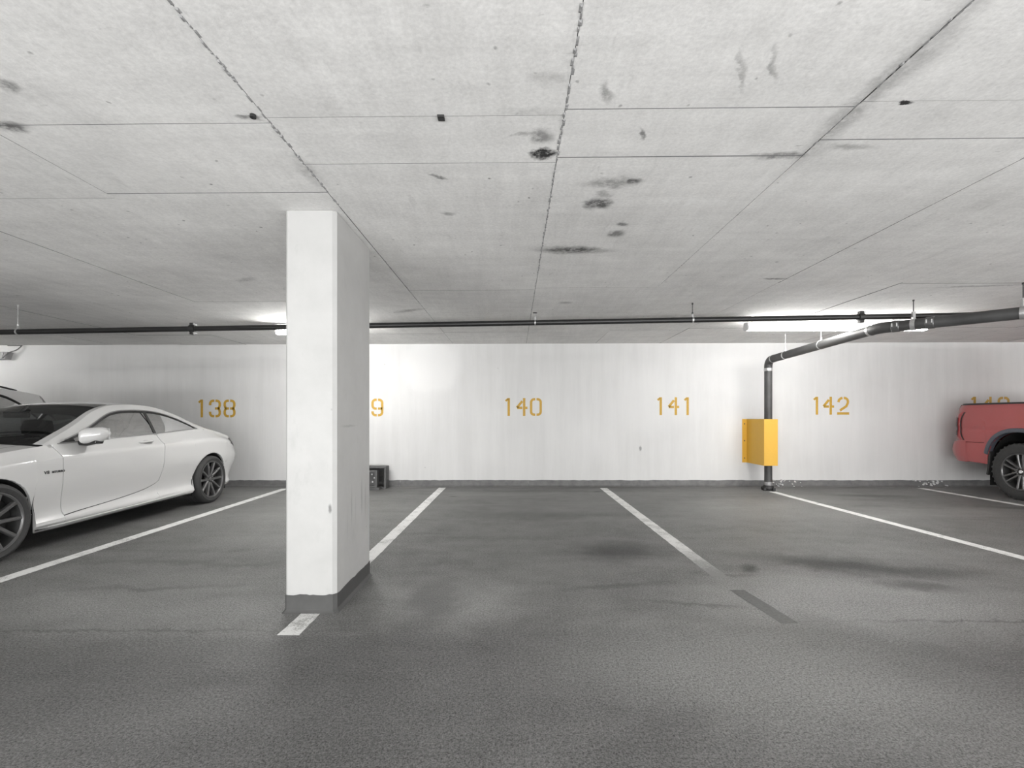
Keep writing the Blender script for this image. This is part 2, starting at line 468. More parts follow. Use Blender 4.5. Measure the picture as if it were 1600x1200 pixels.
M = dict(
    ceiling=mat_ceiling(), wall=mat_wall(), floor=mat_floor(), line=mat_line().m, wornline=mat_worn_line(), pillar=mat_pillar(), base=mat_base(), foot=plain('black_grey_foot_paint', (.065, .065, .064), .5, var=.25, nscale=14, bump=.2),
    joint=plain('dark_joint', .10, .95), fin=plain('rough_mortar', .26, .95, var=.5, nscale=60),
    stencil=plain('ochre_stencil_paint', (.50, .30, .035), .55, var=.22, nscale=40),
    blackout=plain('black_over_paint', (.11, .11, .108), .6, var=.6, nscale=60, bump=.6),
    white_paint=plain('white_car_paint', (.57, .57, .565), .28, coat=1.0, var=.01),
    silver=plain('silver_car_paint', (.74, .74, .735), .32, .15, coat=1.0, var=.02),
    red=plain('red_car_paint', (.34, .048, .048), .34, .1, coat=1.0, var=.03),
    black_gloss=plain('black_gloss_panel', .012, .12, coat=1.0),
    black_plastic=plain('black_plastic', .018, .5, var=.25),
    flare=plain('grey_plastic_trim', (.075, .082, .10), .5, var=.1),
    interior=plain('dark_leather', .02, .55, var=.2), liner=plain('dark_headlining', .035, .9),
    rubber=plain('tyre_rubber', .032, .72, var=.25, nscale=40, bump=.2),
    rim=plain('dark_grey_alloy', .12, .34, .6, var=.08), rim_lip=plain('machined_alloy', .34, .3, .8),
    rim_black=plain('gunmetal_alloy', .14, .3, .7), chrome=plain('bright_metal', .75, .15, 1.0), well=plain('wheel_well_dark', .008, .9),
    disc=plain('brake_steel', .06, .5, .8), spoke=plain('grey_alloy_spoke', .13, .36, .5, var=.08), barrel=plain('black_alloy_barrel', .03, .5), screen=mat_glass('windscreen_glass', (.70, .72, .72), .6), glass=mat_glass('window_glass', (.48, .50, .50), .7), glass_dark=mat_glass('tinted_glass', (.30, .31, .32), .9),
    lamp_glass=plain('dark_lamp_lens', (.06, .055, .055), .45, spec=.15), lamp_red=plain('red_lamp_lens', (.28, .022, .025), .15, coat=1.0),
    clear_lens=plain('clear_lamp_lens', .22, .1, coat=1.0),
    pipe_black=mat_pipe('black_sprinkler_pipe', (.012, .012, .012), .12, .38), pipe_grey=mat_pipe('cast_iron_pipe', (.055, .055, .055), .4, .5),
    galv=plain('galvanised_steel', .55, .35, .8, var=.25, nscale=60), dark_steel=plain('dark_steel', .06, .4, .6),
    yellow=plain('yellow_powder_coat', (.64, .37, .042), .5, var=.03), housing=plain('lamp_housing_white', .72, .4),
    stall_tube=mat_emit('lit_diffuser_stalls', (1, .985, .96), STALL_LAMP), short_tube=mat_emit('lit_diffuser_short', (1, .985, .96), SHORT_LAMP), added_aisle_tube=mat_emit('added_diffuser_aisle', (1, .985, .96), ADDED_AISLE_LAMP),
    cable=plain('grey_cable', .16, .5), greybox=plain('grey_box', .33, .5), plaster=plain('loose_plaster', .62, .9, var=.2),
    crate=plain('black_crate_plastic', .07, .42, var=.4, nscale=18), sticker=plain('pale_label', .6, .6),
    plate=plain('back_plate', .05, .8))

# ------------------------------------------------------------------ the setting
X0, X1, Y0 = -15.0, 15.0, -9.0
def slab(name, x0, x1, y0, y1, z0, z1, mat):
    b = MB(); b.box(x0, x1, y0, y1, z0, z1); return struct(b.build(name, mat))
floor = slab('floor', X0, X1, Y0, WALL_Y + .2, -.2, 0, M['floor'])
wall_back = slab('wall_back', X0, X1, WALL_Y, WALL_Y + .2, 0, 2.75, M['wall'])
wall_front = slab('wall_front', X0, X1, Y0 - .2, Y0, -.2, 2.75, M['wall'])
wall_left = slab('wall_left', X0 - .2, X0, Y0, WALL_Y + .2, -.2, 2.75, M['wall'])
wall_right = slab('wall_right', X1, X1 + .2, Y0, WALL_Y + .2, -.2, 2.75, M['wall'])
b = MB()
vs = []
for z in (0.012, 0.3):
    for y in (Y0, WALL_Y + .2):
        for x in (X0, X1): vs.append((x, y, ceil_z(x) + z))
b.add(vs, [(0, 2, 3, 1), (4, 5, 7, 6), (0, 1, 5, 4), (2, 6, 7, 3), (0, 4, 6, 2), (1, 3, 7, 5)])
ceiling = struct(b.build('ceiling', M['joint']))

# formwork panels of the slab soffit: joints recessed between them
colx = [-15, -13.2, -12.0, -10.8, -9.6, -8.4, -7.2, -6.0, -4.8, -3.62, -2.39, -1.09, .22, 1.46, 2.61, 3.84, 5.06, 6.28, 7.5, 8.72, 9.94, 11.2, 13, 15]
def cross_for(i):
    x = (colx[i] + colx[i + 1]) / 2
    if i == 11: return [-6.6, -4.2, -1.8, -.3, 2.12, 2.51, 5.01, 7.47]
    if i == 12: return [-6.6, -4.2, -1.8, -.3, 2.07, 2.45, 4.92, 7.47]
    if i == 13: return [-6.6, -4.1, -1.7, -.3, 2.02, 2.30, 4.72, 7.35]
    if i == 14: return [-6.5, -4.1, -1.7, -.2, 2.0, 2.27, 4.76, 7.2]
    if i == 10: return [-6.7, -4.3, -1.9, .4, 2.17, 2.83, 5.40, 7.6]
    if i == 9: return [-6.8, -4.4, -2.0, .4, 2.22, 2.90, 5.46, 7.6]
    if x < 0: return [-6.8, -4.4, -2.0, .45, 2.92, 5.49, 7.65]
    return [-6.4, -4.0, -1.6, -.1, 2.3, 4.8, 7.2]
rng = random.Random(3)
for i in range(len(colx) - 1):
    xa, xb = colx[i], colx[i + 1]
    ys = [Y0] + cross_for(i) + [WALL_Y]
    for j in range(len(ys) - 1):
        ya, yb = ys[j], ys[j + 1]
        sk = .012                          # the boards run slightly off square
        g = .0016
        dz = rng.uniform(-.0018, .0018)
        tl = rng.uniform(-.0012, .0012)
        pb = MB()
        vs = []
        for top in (0, 1):
            for (x, y, t) in ((xa + g, ya + g, 0), (xb - g, ya + g - sk, 0), (xb - g, yb - g - (0 if j == len(ys) - 2 else sk), 1), (xa + g, yb - g, 1)):
                vs.append((x, y, ceil_z(x) + (.013 if top else dz + tl * t)))
        pb.add(vs, [(0, 3, 2, 1), (4, 5, 6, 7), (0, 1, 5, 4), (1, 2, 6, 5), (2, 3, 7, 6), (3, 0, 4, 7)])
        po = pb.build('panel', M['ceiling'], ceiling)
        po.data.materials.append(M['joint'])
        for f in po.data.polygons:
            if abs(f.normal.z) < .5: f.material_index = 1

# ragged mortar fins squeezed out of the long joints
def fin(x, ya, yb, h, w, dens):
    r = random.Random(int(x * 100) + 5)
    f = MB(); y = ya
    while y < yb:
        L = r.uniform(.012, .05)
        if r.random() < dens:
            hh = h * r.uniform(.3, 1.0); ww = w * r.uniform(.5, 1.2); dx = r.uniform(-.004, .004)
            z = ceil_z(x) + .002
            f.add([(x + dx - ww, y, z), (x + dx + ww, y, z), (x + dx + ww, y + L, z), (x + dx - ww, y + L, z),
                   (x + dx - ww * .4, y + L * .2, z - hh), (x + dx + ww * .5, y + L * .3, z - hh), (x + dx + ww * .4, y + L * .8, z - hh * .8), (x + dx - ww * .5, y + L * .7, z - hh * .9)],
                  [(4, 5, 6, 7), (0, 1, 5, 4), (1, 2, 6, 5), (2, 3, 7, 6), (3, 0, 4, 7)])
        y += L * r.uniform(.6, 1.3)
    o = f.build('joint_mortar', M['fin'], ceiling); o['kind'] = 'stuff'
fin(-1.09, 1.2, 3.0, .007, .008, .9); fin(-1.09, 3.85, 7.6, .004, .004, .6)
fin(.22, 1.2, 4.4, .007, .007, .85); fin(.22, 4.4, 8.6, .005, .005, .6)
fin(1.46, 1.2, 5.2, .005, .005, .65); fin(2.61, 1.6, 4.8, .005, .005, .6); fin(3.84, 2.5, 5.2, .004, .005, .6)

b = MB(); b.box(-.335, -.305, 2.10, 2.135, ceil_z(-.3) - .008, ceil_z(-.3) + .005)
b.build('anchor_plate', M['dark_steel'], ceiling, bevel=.002)
b = MB(); b.lathe([(.013, .008), (.013, -.012), (.008, -.012), (.0, -.006)], (-1.137, 2.10, ceil_z(-1.1)), 'Z', 14)
b.build('anchor_socket', M['black_plastic'], ceiling)

# kerb band at the foot of the back wall with an uneven top edge
r = random.Random(11)
b = MB(); n = 360; rows = [[], [], [], []]
for i in range(n + 1):
    x = X0 + (X1 - X0) * i / n; h = .113 + r.uniform(-.004, .004)
    rows[0].append((x, WALL_Y, h)); rows[1].append((x, WALL_Y - .008, h - .002)); rows[2].append((x, WALL_Y - .012, .02)); rows[3].append((x, WALL_Y - .045, .0))
b.grid(rows)
baseboard = struct(b.build('baseboard_back', M['base'], smooth=.6))
def lumps(xc, wd, n, zmax, seed):
    r = random.Random(seed); m = MB()
    for k in range(n):
        x = xc + r.gauss(0, wd); z = r.uniform(.0, zmax); s = r.uniform(.006, .02)
        y = WALL_Y - .014 - (0.03 if z < .03 else 0)
        pts = [(x + s * math.cos(a) * r.uniform(.6, 1.2), y - r.uniform(.004, .02), z + s * math.sin(a) * r.uniform(.6, 1.1)) for a in [q * PI / 3 for q in range(6)]]
        pts = [(p[0], p[1], max(.001, p[2])) for p in pts]
        c = (x, y - .02, z + .005)
        bk = [(p[0], WALL_Y - .004, p[2]) for p in pts]
        m.add([c] + pts + bk, [(0, 1 + q, 1 + (q + 1) % 6) for q in range(6)] + [(1 + q, 7 + q, 7 + (q + 1) % 6, 1 + (q + 1) % 6) for q in range(6)])
    o = m.build('plaster_crumbs', M['plaster'], baseboard); o['kind'] = 'stuff'
lumps(4.72, .09, 14, .12, 1); lumps(5.02, .05, 7, .10, 2); lumps(7.45, .17, 26, .12, 3);

# ------------------------------------------------------------------ painted bay lines (thin coats on the floor)
def stripe(xa, ya, xb, yb, w, mat, name='bay_line', h=.0012, skew=0.0):
    b = MB(); n = max(2, int(abs(yb - ya) / .05)); rr = random.Random(int(xa * 50) + 9)
    ra, rb = [], []
    for i in range(n + 1):
        t = i / n; x = xa + (xb - xa) * t; y = ya + (yb - ya) * t
        ra.append((x - w / 2 + rr.uniform(-.003, .003), y, h)); rb.append((x + w / 2 + rr.uniform(-.003, .003), y + skew, h))
    b.grid([ra, rb])
    return b.build(name, mat, floor)
stripe(-3.90, 2.75, -3.97, 8.36, .125, M['line'])
stripe(-1.285, 2.74, -1.258, 8.49, .122, M['line'])
stripe(1.60, 3.75, 1.565, 8.44, .125, M['wornline'])
stripe(4.56, 2.8, 4.30, 8.02, .12, M['line'])
stripe(7.30, 2.8, 7.10, 8.42, .12, M['line'])
stripe(-6.69, 2.75, -6.75, 8.4, .12, M['line'])
stripe(-9.4, 2.75, -9.5, 8.4, .12, M['line'])
stripe(10.1, 2.8, 9.95, 8.4, .12, M['line'])
b = stripe(1.66, 2.90, 1.60, 3.46, .105, M['blackout'], 'blacked_out_line', h=.0012)

# ------------------------------------------------------------------ stencilled bay numbers, read from the wall
SW = .043
def stroke(b, pts, w=SW, y=WALL_Y):
    """a flat painted stroke along pts (x, z) on the wall, with mitred bends"""
    P = [Vector((p[0], p[1])) for p in pts]; L, R = [], []
    for i, p in enumerate(P):
        d0 = (P[i] - P[i - 1]).normalized() if i > 0 else (P[1] - P[0]).normalized()
        d1 = (P[i + 1] - P[i]).normalized() if i < len(P) - 1 else d0
        n0 = Vector((-d0.y, d0.x)); n1 = Vector((-d1.y, d1.x)); nn = (n0 + n1).normalized()
        k = w / 2 / max(.5, nn.dot(n0))
        L.append(p + nn * k); R.append(p - nn * k)
    m = len(P)
    vs = [(q.x, y - .0018, q.y) for q in L + R] + [(q.x, y, q.y) for q in L + R]
    fs = [(i, i + 1, m + i + 1, m + i) for i in range(m - 1)]
    fs += [(i, 2 * m + i, 2 * m + i + 1, i + 1) for i in range(m - 1)]
    fs += [(m + i, m + i + 1, 3 * m + i + 1, 3 * m + i) for i in range(m - 1)]
    fs += [(0, m, 3 * m, 2 * m), (m - 1, 3 * m - 1, 4 * m - 1, 2 * m - 1)]
    b.add(vs, fs)
def arc(cx, cz, rx, rz, a0, a1, n=7):
    return [(cx + rx * math.cos(math.radians(a0 + (a1 - a0) * i / n)), cz + rz * math.sin(math.radians(a0 + (a1 - a0) * i / n))) for i in range(n + 1)]
# glyphs in a box of width W, height H, stroke centre lines, x from 0
H, Wd, g = .320, .215, .011
s2 = SW / 2
def glyph(ch, x, z):
    """list of strokes with lower corner at (x, z)"""
    lo, hi, l, r_ = z + s2, z + H - s2, x + s2, x + Wd - s2
    cx, mid = x + Wd / 2, z + H / 2
    R = .055
    if ch == '1':
        return [([(x + .068, z), (x + .068, z + H)], SW), ([(x + .012, z + H - .052), (x + .058, z + H - .014)], SW * .85)]
    if ch == '0':
        L = [(cx - g, lo), (l + R, lo)] + arc(l + R, lo + R, R, R, 270, 180)[1:] + arc(l + R, hi - R, R, R, 180, 90) + [(cx - g, hi)]
        Rr = [(cx + g, lo), (r_ - R, lo)] + arc(r_ - R, lo + R, R, R, -90, 0)[1:] + arc(r_ - R, hi - R, R, R, 0, 90) + [(cx + g, hi)]
        return [(L, SW), (Rr, SW)]
    if ch == '8':
        out = []
        for sx, e in ((-1, l), (1, r_)):
            def q(p): return p
            c = e - sx * R
            top = [(cx + sx * g, hi), (c, hi)] + [(c + sx * R * math.sin(a), hi - R + R * math.cos(a)) for a in [k * PI / 12 for k in range(1, 7)]] + [(e, mid + .05), (e - sx * .018, mid)]
            out.append((top, SW))
            bot = [(cx + sx * g, lo), (c, lo)] + [(c + sx * R * math.sin(a), lo + R - R * math.cos(a)) for a in [k * PI / 12 for k in range(1, 7)]] + [(e, mid - .05), (e - sx * .018, mid)]
            out.append((bot, SW))
            out.append(([(cx + sx * g, mid), (e - sx * .01, mid)], SW))
        return out
    if ch == '3':
        out = []
        c = r_ - R
        for sg, e in ((1, hi), (-1, lo)):
            out.append(([(cx + g, e), (c, e)] + [(c + R * math.sin(a), e - sg * (R - R * math.cos(a))) for a in [k * PI / 12 for k in range(1, 7)]] + [(r_, mid + sg * .05), (r_ - .018, mid)], SW))
            c2 = l + R
            out.append(([(cx - g, e), (c2, e)] + [(c2 - R * math.sin(a), e - sg * (R - R * math.cos(a))) for a in [k * PI / 12 for k in range(1, 7)]] + [(l, e - sg * (R + .025))], SW))
        out.append(([(cx, mid), (r_ - .01, mid)], SW))
        return out
    if ch == '9':
        out = []
        c2 = l + R; c = r_ - R
        m9 = mid - .02
        out.append(([(cx - g, hi), (c2, hi)] + [(c2 - R * math.sin(a), hi - R + R * math.cos(a)) for a in [k * PI / 12 for k in range(1, 7)]] + [(l, m9 + R)] + [(c2 - R * math.cos(a), m9 + R - R * math.sin(a)) for a in [k * PI / 12 for k in range(1, 7)]] + [(cx - g, m9)], SW))
        out.append(([(cx + g, hi), (c, hi)] + [(c + R * math.sin(a), hi - R + R * math.cos(a)) for a in [k * PI / 12 for k in range(1, 7)]] + [(r_, lo + R)] + [(c + R * math.cos(a), lo + R - R * math.sin(a)) for a in [k * PI / 12 for k in range(1, 7)]] + [(cx + g, lo)], SW))
        out.append(([(cx + g, m9), (r_, m9)], SW))
        out.append(([(cx - g, lo), (c2, lo)] + [(c2 - R * math.sin(a), lo + R - R * math.cos(a)) for a in [k * PI / 12 for k in range(1, 7)]] + [(l, lo + R + .015)], SW))
        return out
    if ch == '4':
        xs = x + .155
        zb = z + .145
        return [([(xs, z), (xs, z + H)], SW), ([(xs + s2, zb), (x + Wd, zb)], SW),
                ([(xs - s2 - .012, zb), (x + .03, zb)], SW), ([(x + .025, zb + .004), (xs - s2 - .012, z + H - .055)], SW)]
    if ch == '2':
        c = r_ - R - .01
        R2 = .066
        return [([(x, lo), (x + Wd, lo)], SW),
                ([(cx + g, hi), (r_ - R2, hi)] + [(r_ - R2 + R2 * math.sin(a), hi - R2 + R2 * math.cos(a)) for a in [k * PI / 12 for k in range(1, 7)]] + [(r_ - .004, mid + .045), (r_ - .03, mid - .01), (x + .05, z + .075)], SW),
                ([(cx - g, hi), (l + R2 - .02, hi - .006), (l + .012, hi - .035), (l, hi - .075)], SW)]
K = WALL_Y / FPX
def px(p): return (p - 803) * K
def number(chars, label, top):
    z = 1.24 - (top - 652) * K - H
    b = MB()
    for ch, p in chars:
        for pts, w in glyph(ch, px(p), z): stroke(b, pts, w)
    o = b.build('bay_number', M['stencil'], wall_back, merge=False); o['label'] = label
number([('1', 309.5), ('3', 326.5), ('8', 349.3)], 'ochre stencilled number 138', 624.3)
number([('1', 540.5), ('3', 557.5), ('9', 580.3)], 'ochre stencilled number 139', 622.8)
number([('1', 789), ('4', 805.5), ('0', 828)], 'ochre stencilled number 140', 622)
number([('1', 1026.5), ('4', 1042.5), ('1', 1068.5)], 'ochre stencilled number 141', 620.7)
number([('1', 1270.5), ('4', 1284.5), ('2', 1308)], 'ochre stencilled number 142', 620)
number([('1', 1517), ('4', 1534), ('3', 1558.7)], 'ochre stencilled number 143', 620)

# ------------------------------------------------------------------ concrete pillar
pil = thing('concrete_pillar', 'white painted concrete pillar with dark grey foot, standing on the bay line before number 139', 'pillar', (-1.295, 3.43, 0))
pa, pb_, py0, py1 = -1.452, -1.131, 3.06, 3.79
ch = .022
poly = [(pa, py0 + .012), (pa + .012, py0), (pb_ - ch, py0), (pb_, py0 + ch), (pb_, py1 - .02), (pb_ - .02, py1), (pa + .01, py1), (pa, py1 - .01)]
b = MB(); b.prism(poly, .10, 2.553, 'XY')
b.build('shaft', M['pillar'], pil)
b = MB(); r = random.Random(4)
def off(poly, d):
    cx = sum(p[0] for p in poly) / len(poly); cy = sum(p[1] for p in poly) / len(poly)
    return [(p[0] + (d if p[0] > cx else -d), p[1] + (d if p[1] > cy else -d)) for p in poly]
def dense(poly, n=14):
    out = []
    for i in range(len(poly)):
        a, c = poly[i], poly[(i + 1) % len(poly)]
        m = n if math.dist(a, c) > .1 else 2
        out += [(a[0] + (c[0] - a[0]) * k / m, a[1] + (c[1] - a[1]) * k / m) for k in range(m)]
    return out
o0 = dense(off(poly, .0035)); o1 = dense(off(poly, .009)); o2 = dense(off(poly, .02))
top = [.113 + r.uniform(-.004, .005) for _ in o0]
inn = dense(off(poly, -.002))
b.grid([[(p[0], p[1], z) for p, z in zip(inn, top)], [(p[0], p[1], z) for p, z in zip(o0, top)], [(p[0], p[1], .022) for p in o0], [(p[0], p[1], .012) for p in o1], [(p[0], p[1], 0.0) for p in o2]], True)
b.build('foot_band', M['foot'], pil, smooth=.5)

# ------------------------------------------------------------------ ceiling strip lights
def strip_light(x, y, L, tube, label, group='strip lights on the ceiling'):
    z = ceil_z(x) - .05
    t = thing('strip_light', label, 'light', (x, y, z), group)
    b = MB(); b.prism([(y - .05, z), (y - .05, z - .035), (y + .05, z - .035), (y + .05, z)], x - L / 2, x + L / 2, 'YZ')
    b.build('housing', M['housing'], t)
    b = MB(); b.prism([(y - .045, z - .036), (y - .062, z - .05), (y - .062, z - .085), (y - .04, z - .106), (y + .04, z - .106), (y + .062, z - .085), (y + .062, z - .05), (y + .045, z - .036)], x - L / 2 + .02, x + L / 2 - .02, 'YZ')
    b.build('diffuser', tube, t)
    for s in (-1, 1):
        b = MB(); xx = x + s * (L / 2 - .009)
        b.prism([(y - .052, z - .0), (y - .066, z - .045), (y - .066, z - .09), (y - .042, z - .111), (y + .042, z - .111), (y + .066, z - .09), (y + .066, z - .045), (y + .052, z - .0)], xx - .01, xx + .01, 'YZ')
        b.build('end_cap', M['housing'], t)
        b = MB(); xx = x + s * L * .33
        b.tube([(xx, y, z - .002), (xx, y, z + .048)], .008, 8); b.tube([(xx, y, z + .036), (xx, y, z + .048)], .03, 12)
        b.build('stem', M['housing'], t)
    return t
strip_light(-2.70, 6.72, 1.22, M['short_tube'], 'short lit strip light half hidden behind the white pillar')
strip_light(4.36, 6.53, 2.44, M['stall_tube'], 'long lit strip light above bays 141 and 142 behind the iron drain pipe')
strip_light(-10.3, 6.8, 1.22, M['short_tube'], 'short lit strip light above the silver car beside the white coupe')
strip_light(11.4, 6.8, 2.44, M['stall_tube'], 'long lit strip light above the cab side of the red pickup')
for x in (-10.5, -3.6, 3.6, 10.5):  # out-of-view row behind the camera, added for extra light
    strip_light(x, -1.6, 2.44, M['added_aisle_tube'], 'added unseen strip light over the drive aisle, ' + {-10.5: 'opposite the silver car', -3.6: 'opposite the white pillar', 3.6: 'opposite bay 141', 10.5: 'opposite the red pickup'}[x], 'added strip lights over the drive aisle')

# ------------------------------------------------------------------ black sprinkler main along the ceiling
SY = 5.6
def spz(x): return 2.334 + .01767 * x
spr = thing('sprinkler_pipe', 'long thin black sprinkler pipe hung under the ceiling along the bays', 'pipe', (0, SY, 2.33))
joints = [-13, (301 - 803) * SY / FPX, (1345 - 803) * SY / FPX, 12.6]
for a, c in zip(joints[:-1], joints[1:]):
    b = MB(); b.tube([(a, SY, spz(a)), (c, SY, spz(c))], .031, 16)
    b.build('pipe_length', M['pipe_black'], spr, smooth=.6)
for x in joints[1:-1]:
    b = MB()
    b.lathe([(.03, -.032), (.043, -.03), (.043, .03), (.03, .032)], (x, SY, spz(x)), 'X', 18)
    for s in (-1, 1):
        b.box(x - .022, x + .022, SY - .022, SY + .022, spz(x) + s * .052 - .014, spz(x) + s * .052 + .014)
    o = b.build('coupling', M['black_plastic'], spr, smooth=.6)
    for s in (-1, 1):
        m = MB(); m.tube([(x + .028, SY - .03, spz(x) + s * .05), (x + .028, SY + .03, spz(x) + s * .05)], .008, 8)
        m.build('bolt', M['galv'], o)
def hanger(par, x, y, z, rp, ztop, rod_mat, axis, wband=.006, strap=False):
    """ring or flat strap clasping a pipe of radius rp whose axis runs along `axis`, on a rod up to ztop"""
    ax = Vector(axis).normalized(); sd = ax.cross(Vector((0, 0, 1))).normalized(); up = sd.cross(ax).normalized(); c0 = Vector((x, y, z))
    b = MB(); rows = []
    w = .022 if strap else .009
    for k in range(25):
        a = -PI / 2 + 2 * PI * k / 24
        dd = sd * math.cos(a) + up * math.sin(a)
        rows.append([tuple(c0 + dd * (rp + q) + ax * e) for q, e in ((.0005, -w), (.005, -w), (.005, w), (.0005, w))])
    b.grid(rows, True)
    if strap:
        b.box(x - .016, x + .016, y - .012, y + .012, z + rp, z + rp + .085)
    else:
        b.add([(x - .012, y - .008, z + rp + .002), (x + .012, y - .008, z + rp + .002), (x + .012, y + .008, z + rp + .002), (x - .012, y + .008, z + rp + .002),
               (x - .006, y - .006, z + rp + .045), (x + .006, y - .006, z + rp + .045), (x + .006, y + .006, z + rp + .045), (x - .006, y + .006, z + rp + .045)],
              [(0, 1, 2, 3), (4, 5, 6, 7), (0, 1, 5, 4), (1, 2, 6, 5), (2, 3, 7, 6), (3, 0, 4, 7)])
    h = b.build('hanger', M['galv'], par, smooth=.6)
    m = MB(); m.tube([(x, y, z + rp + .03), (x, y, ztop)], .005, 8); m.tube([(x, y, z + rp + .04), (x, y, z + rp + .055)], .011, 6)
    m.tube([(x, y, ztop - .02), (x, y, ztop)], .010, 8)
    m.build('rod', rod_mat, h)
for p, mt in ((28, 'galv'), (1082, 'dark_steel')):
    x = (p - 803) * SY / FPX
    hanger(spr, x, SY, spz(x), .031, ceil_z(x) + .002, M[mt], (1, 0, .0177))
# short hanger with an upright sprinkler head on top
x = (836 - 803) * SY / FPX
b = MB(); z = spz(x)
rows = []
for k in range(25):
    a = 2 * PI * k / 24
    rows.append([(x + e, SY + math.cos(a) * (.031 + q), z + math.sin(a) * (.031 + q)) for q, e in ((.0005, -.006), (.006, -.006), (.006, .006), (.0005, .006))])
b.grid(rows, True)
b.build('clip', M['galv'], spr, smooth=.6)
b = MB()
b.lathe([(.0, .028), (.017, .030), (.017, .055), (.010, .058), (.010, .075), (.006, .078)], (x, SY, z), 'Z', 14)
for s in (-1, 1): b.tube([(x + s * .010, SY, z + .072), (x + s * .017, SY, z + .09), (x + s * .006, SY, z + .112)], .003, 6)
o = b.build('sprinkler_head', M['galv'], spr, smooth=.6)
m = MB(); m.lathe([(.0, .110), (.024, .111), (.026, .116), (.0, .120)], (x, SY, z), 'Z', 16)
m.build('deflector', M['dark_steel'], o, smooth=.6)

# ------------------------------------------------------------------ cast-iron drain: riser, elbow, run to the front
DR = .0615
dr = thing('drain_pipe', 'thick dark cast-iron drain pipe rising by the wall between numbers 141 and 142', 'pipe', (4.318, 8.19, 0))
PX_, PY_ = 4.322, 8.19
zr = 2.215
b = MB(); b.tube([(PX_, PY_, .075), (PX_, PY_, zr - .15)], DR, 24); b.build('riser', M['pipe_grey'], dr, smooth=.6)
# elbow
run_d = Vector((.004, -1, .032)).normalized()
b = MB(); pts = []
for k in range(9):
    a = PI / 2 * k / 8
    pts.append((PX_, PY_ - .12 * (1 - math.cos(a)), zr - .12 + .12 * math.sin(a)))
b.tube([(PX_, PY_, zr - .16)] + pts + [(PX_, PY_ - .15, zr + .001)], DR + .002, 24); b.build('elbow', M['pipe_grey'], dr, smooth=.6)
bend = Vector((4.34, 5.80, 2.296))
st = Vector((PX_, PY_ - .14, zr + .001))
b = MB(); b.tube([st, bend + Vector((0, .05, 0))], DR, 24); b.build('run', M['pipe_grey'], dr, smooth=.6)
d2 = Vector((4.955, 4.82, 2.277)) - Vector((4.34, 5.63, 2.296)); d2.normalize()
b = MB()
p0 = bend + Vector((0, .06, -.002)); q0 = Vector((4.34, 5.74, 2.297))
pts = [p0, bend, Vector((4.346, 5.735, 2.2965)), Vector((4.372, 5.67, 2.296)), Vector((4.372, 5.67, 2.296)) + d2 * .06]
b.tube(pts, DR + .003, 24); b.build('bend_fitting', M['pipe_grey'], dr, smooth=.6)
e0 = Vector((4.372, 5.67, 2.296)) + d2 * .05
e1 = e0 + d2 * 9.0
b = MB(); b.tube([e0, e1], DR, 24); b.build('branch', M['pipe_grey'], dr, smooth=.6)
def band(c, d, w, mat, rp=DR, name='coupling'):
    d = Vector(d).normalized(); c = Vector(c)
    b = MB(); b.tube([c - d * w, c - d * (w - .006), c + d * (w - .006), c + d * w], [rp + .001, rp + .006, rp + .006, rp + .001], 24)
    o = b.build(name, mat, dr, smooth=.5); return o
def band_screws(o, c, d, w):
    d = Vector(d).normalized(); c = Vector(c); sd = d.cross(Vector((0, 0, 1))).normalized()
    if sd.y > 0: sd = -sd
    for s in (-1, 1):
        q = c + d * s * w * .6 + sd * (DR + .008) + Vector((0, 0, .01))
        b = MB(); b.tube([q + Vector((0, 0, -.02)), q + Vector((0, 0, .02))], .007, 8)
        b.build('screw', M['galv'], o)
steel_band = plain('band_steel', .16, .4, .7, var=.2)
band(bend + Vector((0, .06, -.002)), run_d, .022, M['galv'])
ppos = lambda t: e0 + d2 * t
for t in (.05, .36):
    o = band(ppos(t), d2, .038, steel_band); band_screws(o, ppos(t), d2, .038)
band((PX_, PY_, zr - .165), (0, 0, 1), .026, M['galv'])
band((PX_, PY_ - .15, zr + .002), run_d, .012, M['galv'])
band((PX_, PY_, .115), (0, 0, 1), .03, plain('band_grey', .32, .5, .5), name='collar')
for yy in (7.68, 6.80):
    t = (st.y - yy) / (st.y - bend.y); c = st + (bend - st) * t
    hanger(dr, c.x, c.y, c.z, DR, ceil_z(c.x) + .002, M['galv'], run_d)
for t, yy in ((.21, 0), (1.07, 0)):
    c = ppos(t); hanger(dr, c.x, c.y, c.z, DR, ceil_z(c.x) + .002, M['dark_steel'], d2, strap=True)
b = MB()
b.lathe([(.064, .085), (.085, .083), (.09, .05), (.09, .03), (.075, .012), (.078, 0)], (PX_, PY_, 0), 'Z', 20)
for k in range(4):
    a = k * PI / 2 + .5
    b.box(PX_ + math.cos(a) * .1 - .02, PX_ + math.cos(a) * .1 + .02, PY_ + math.sin(a) * .1 - .02, PY_ + math.sin(a) * .1 + .02, 0.0, .05)
b.build('foot_clamp', M['black_plastic'], dr, smooth=.5)

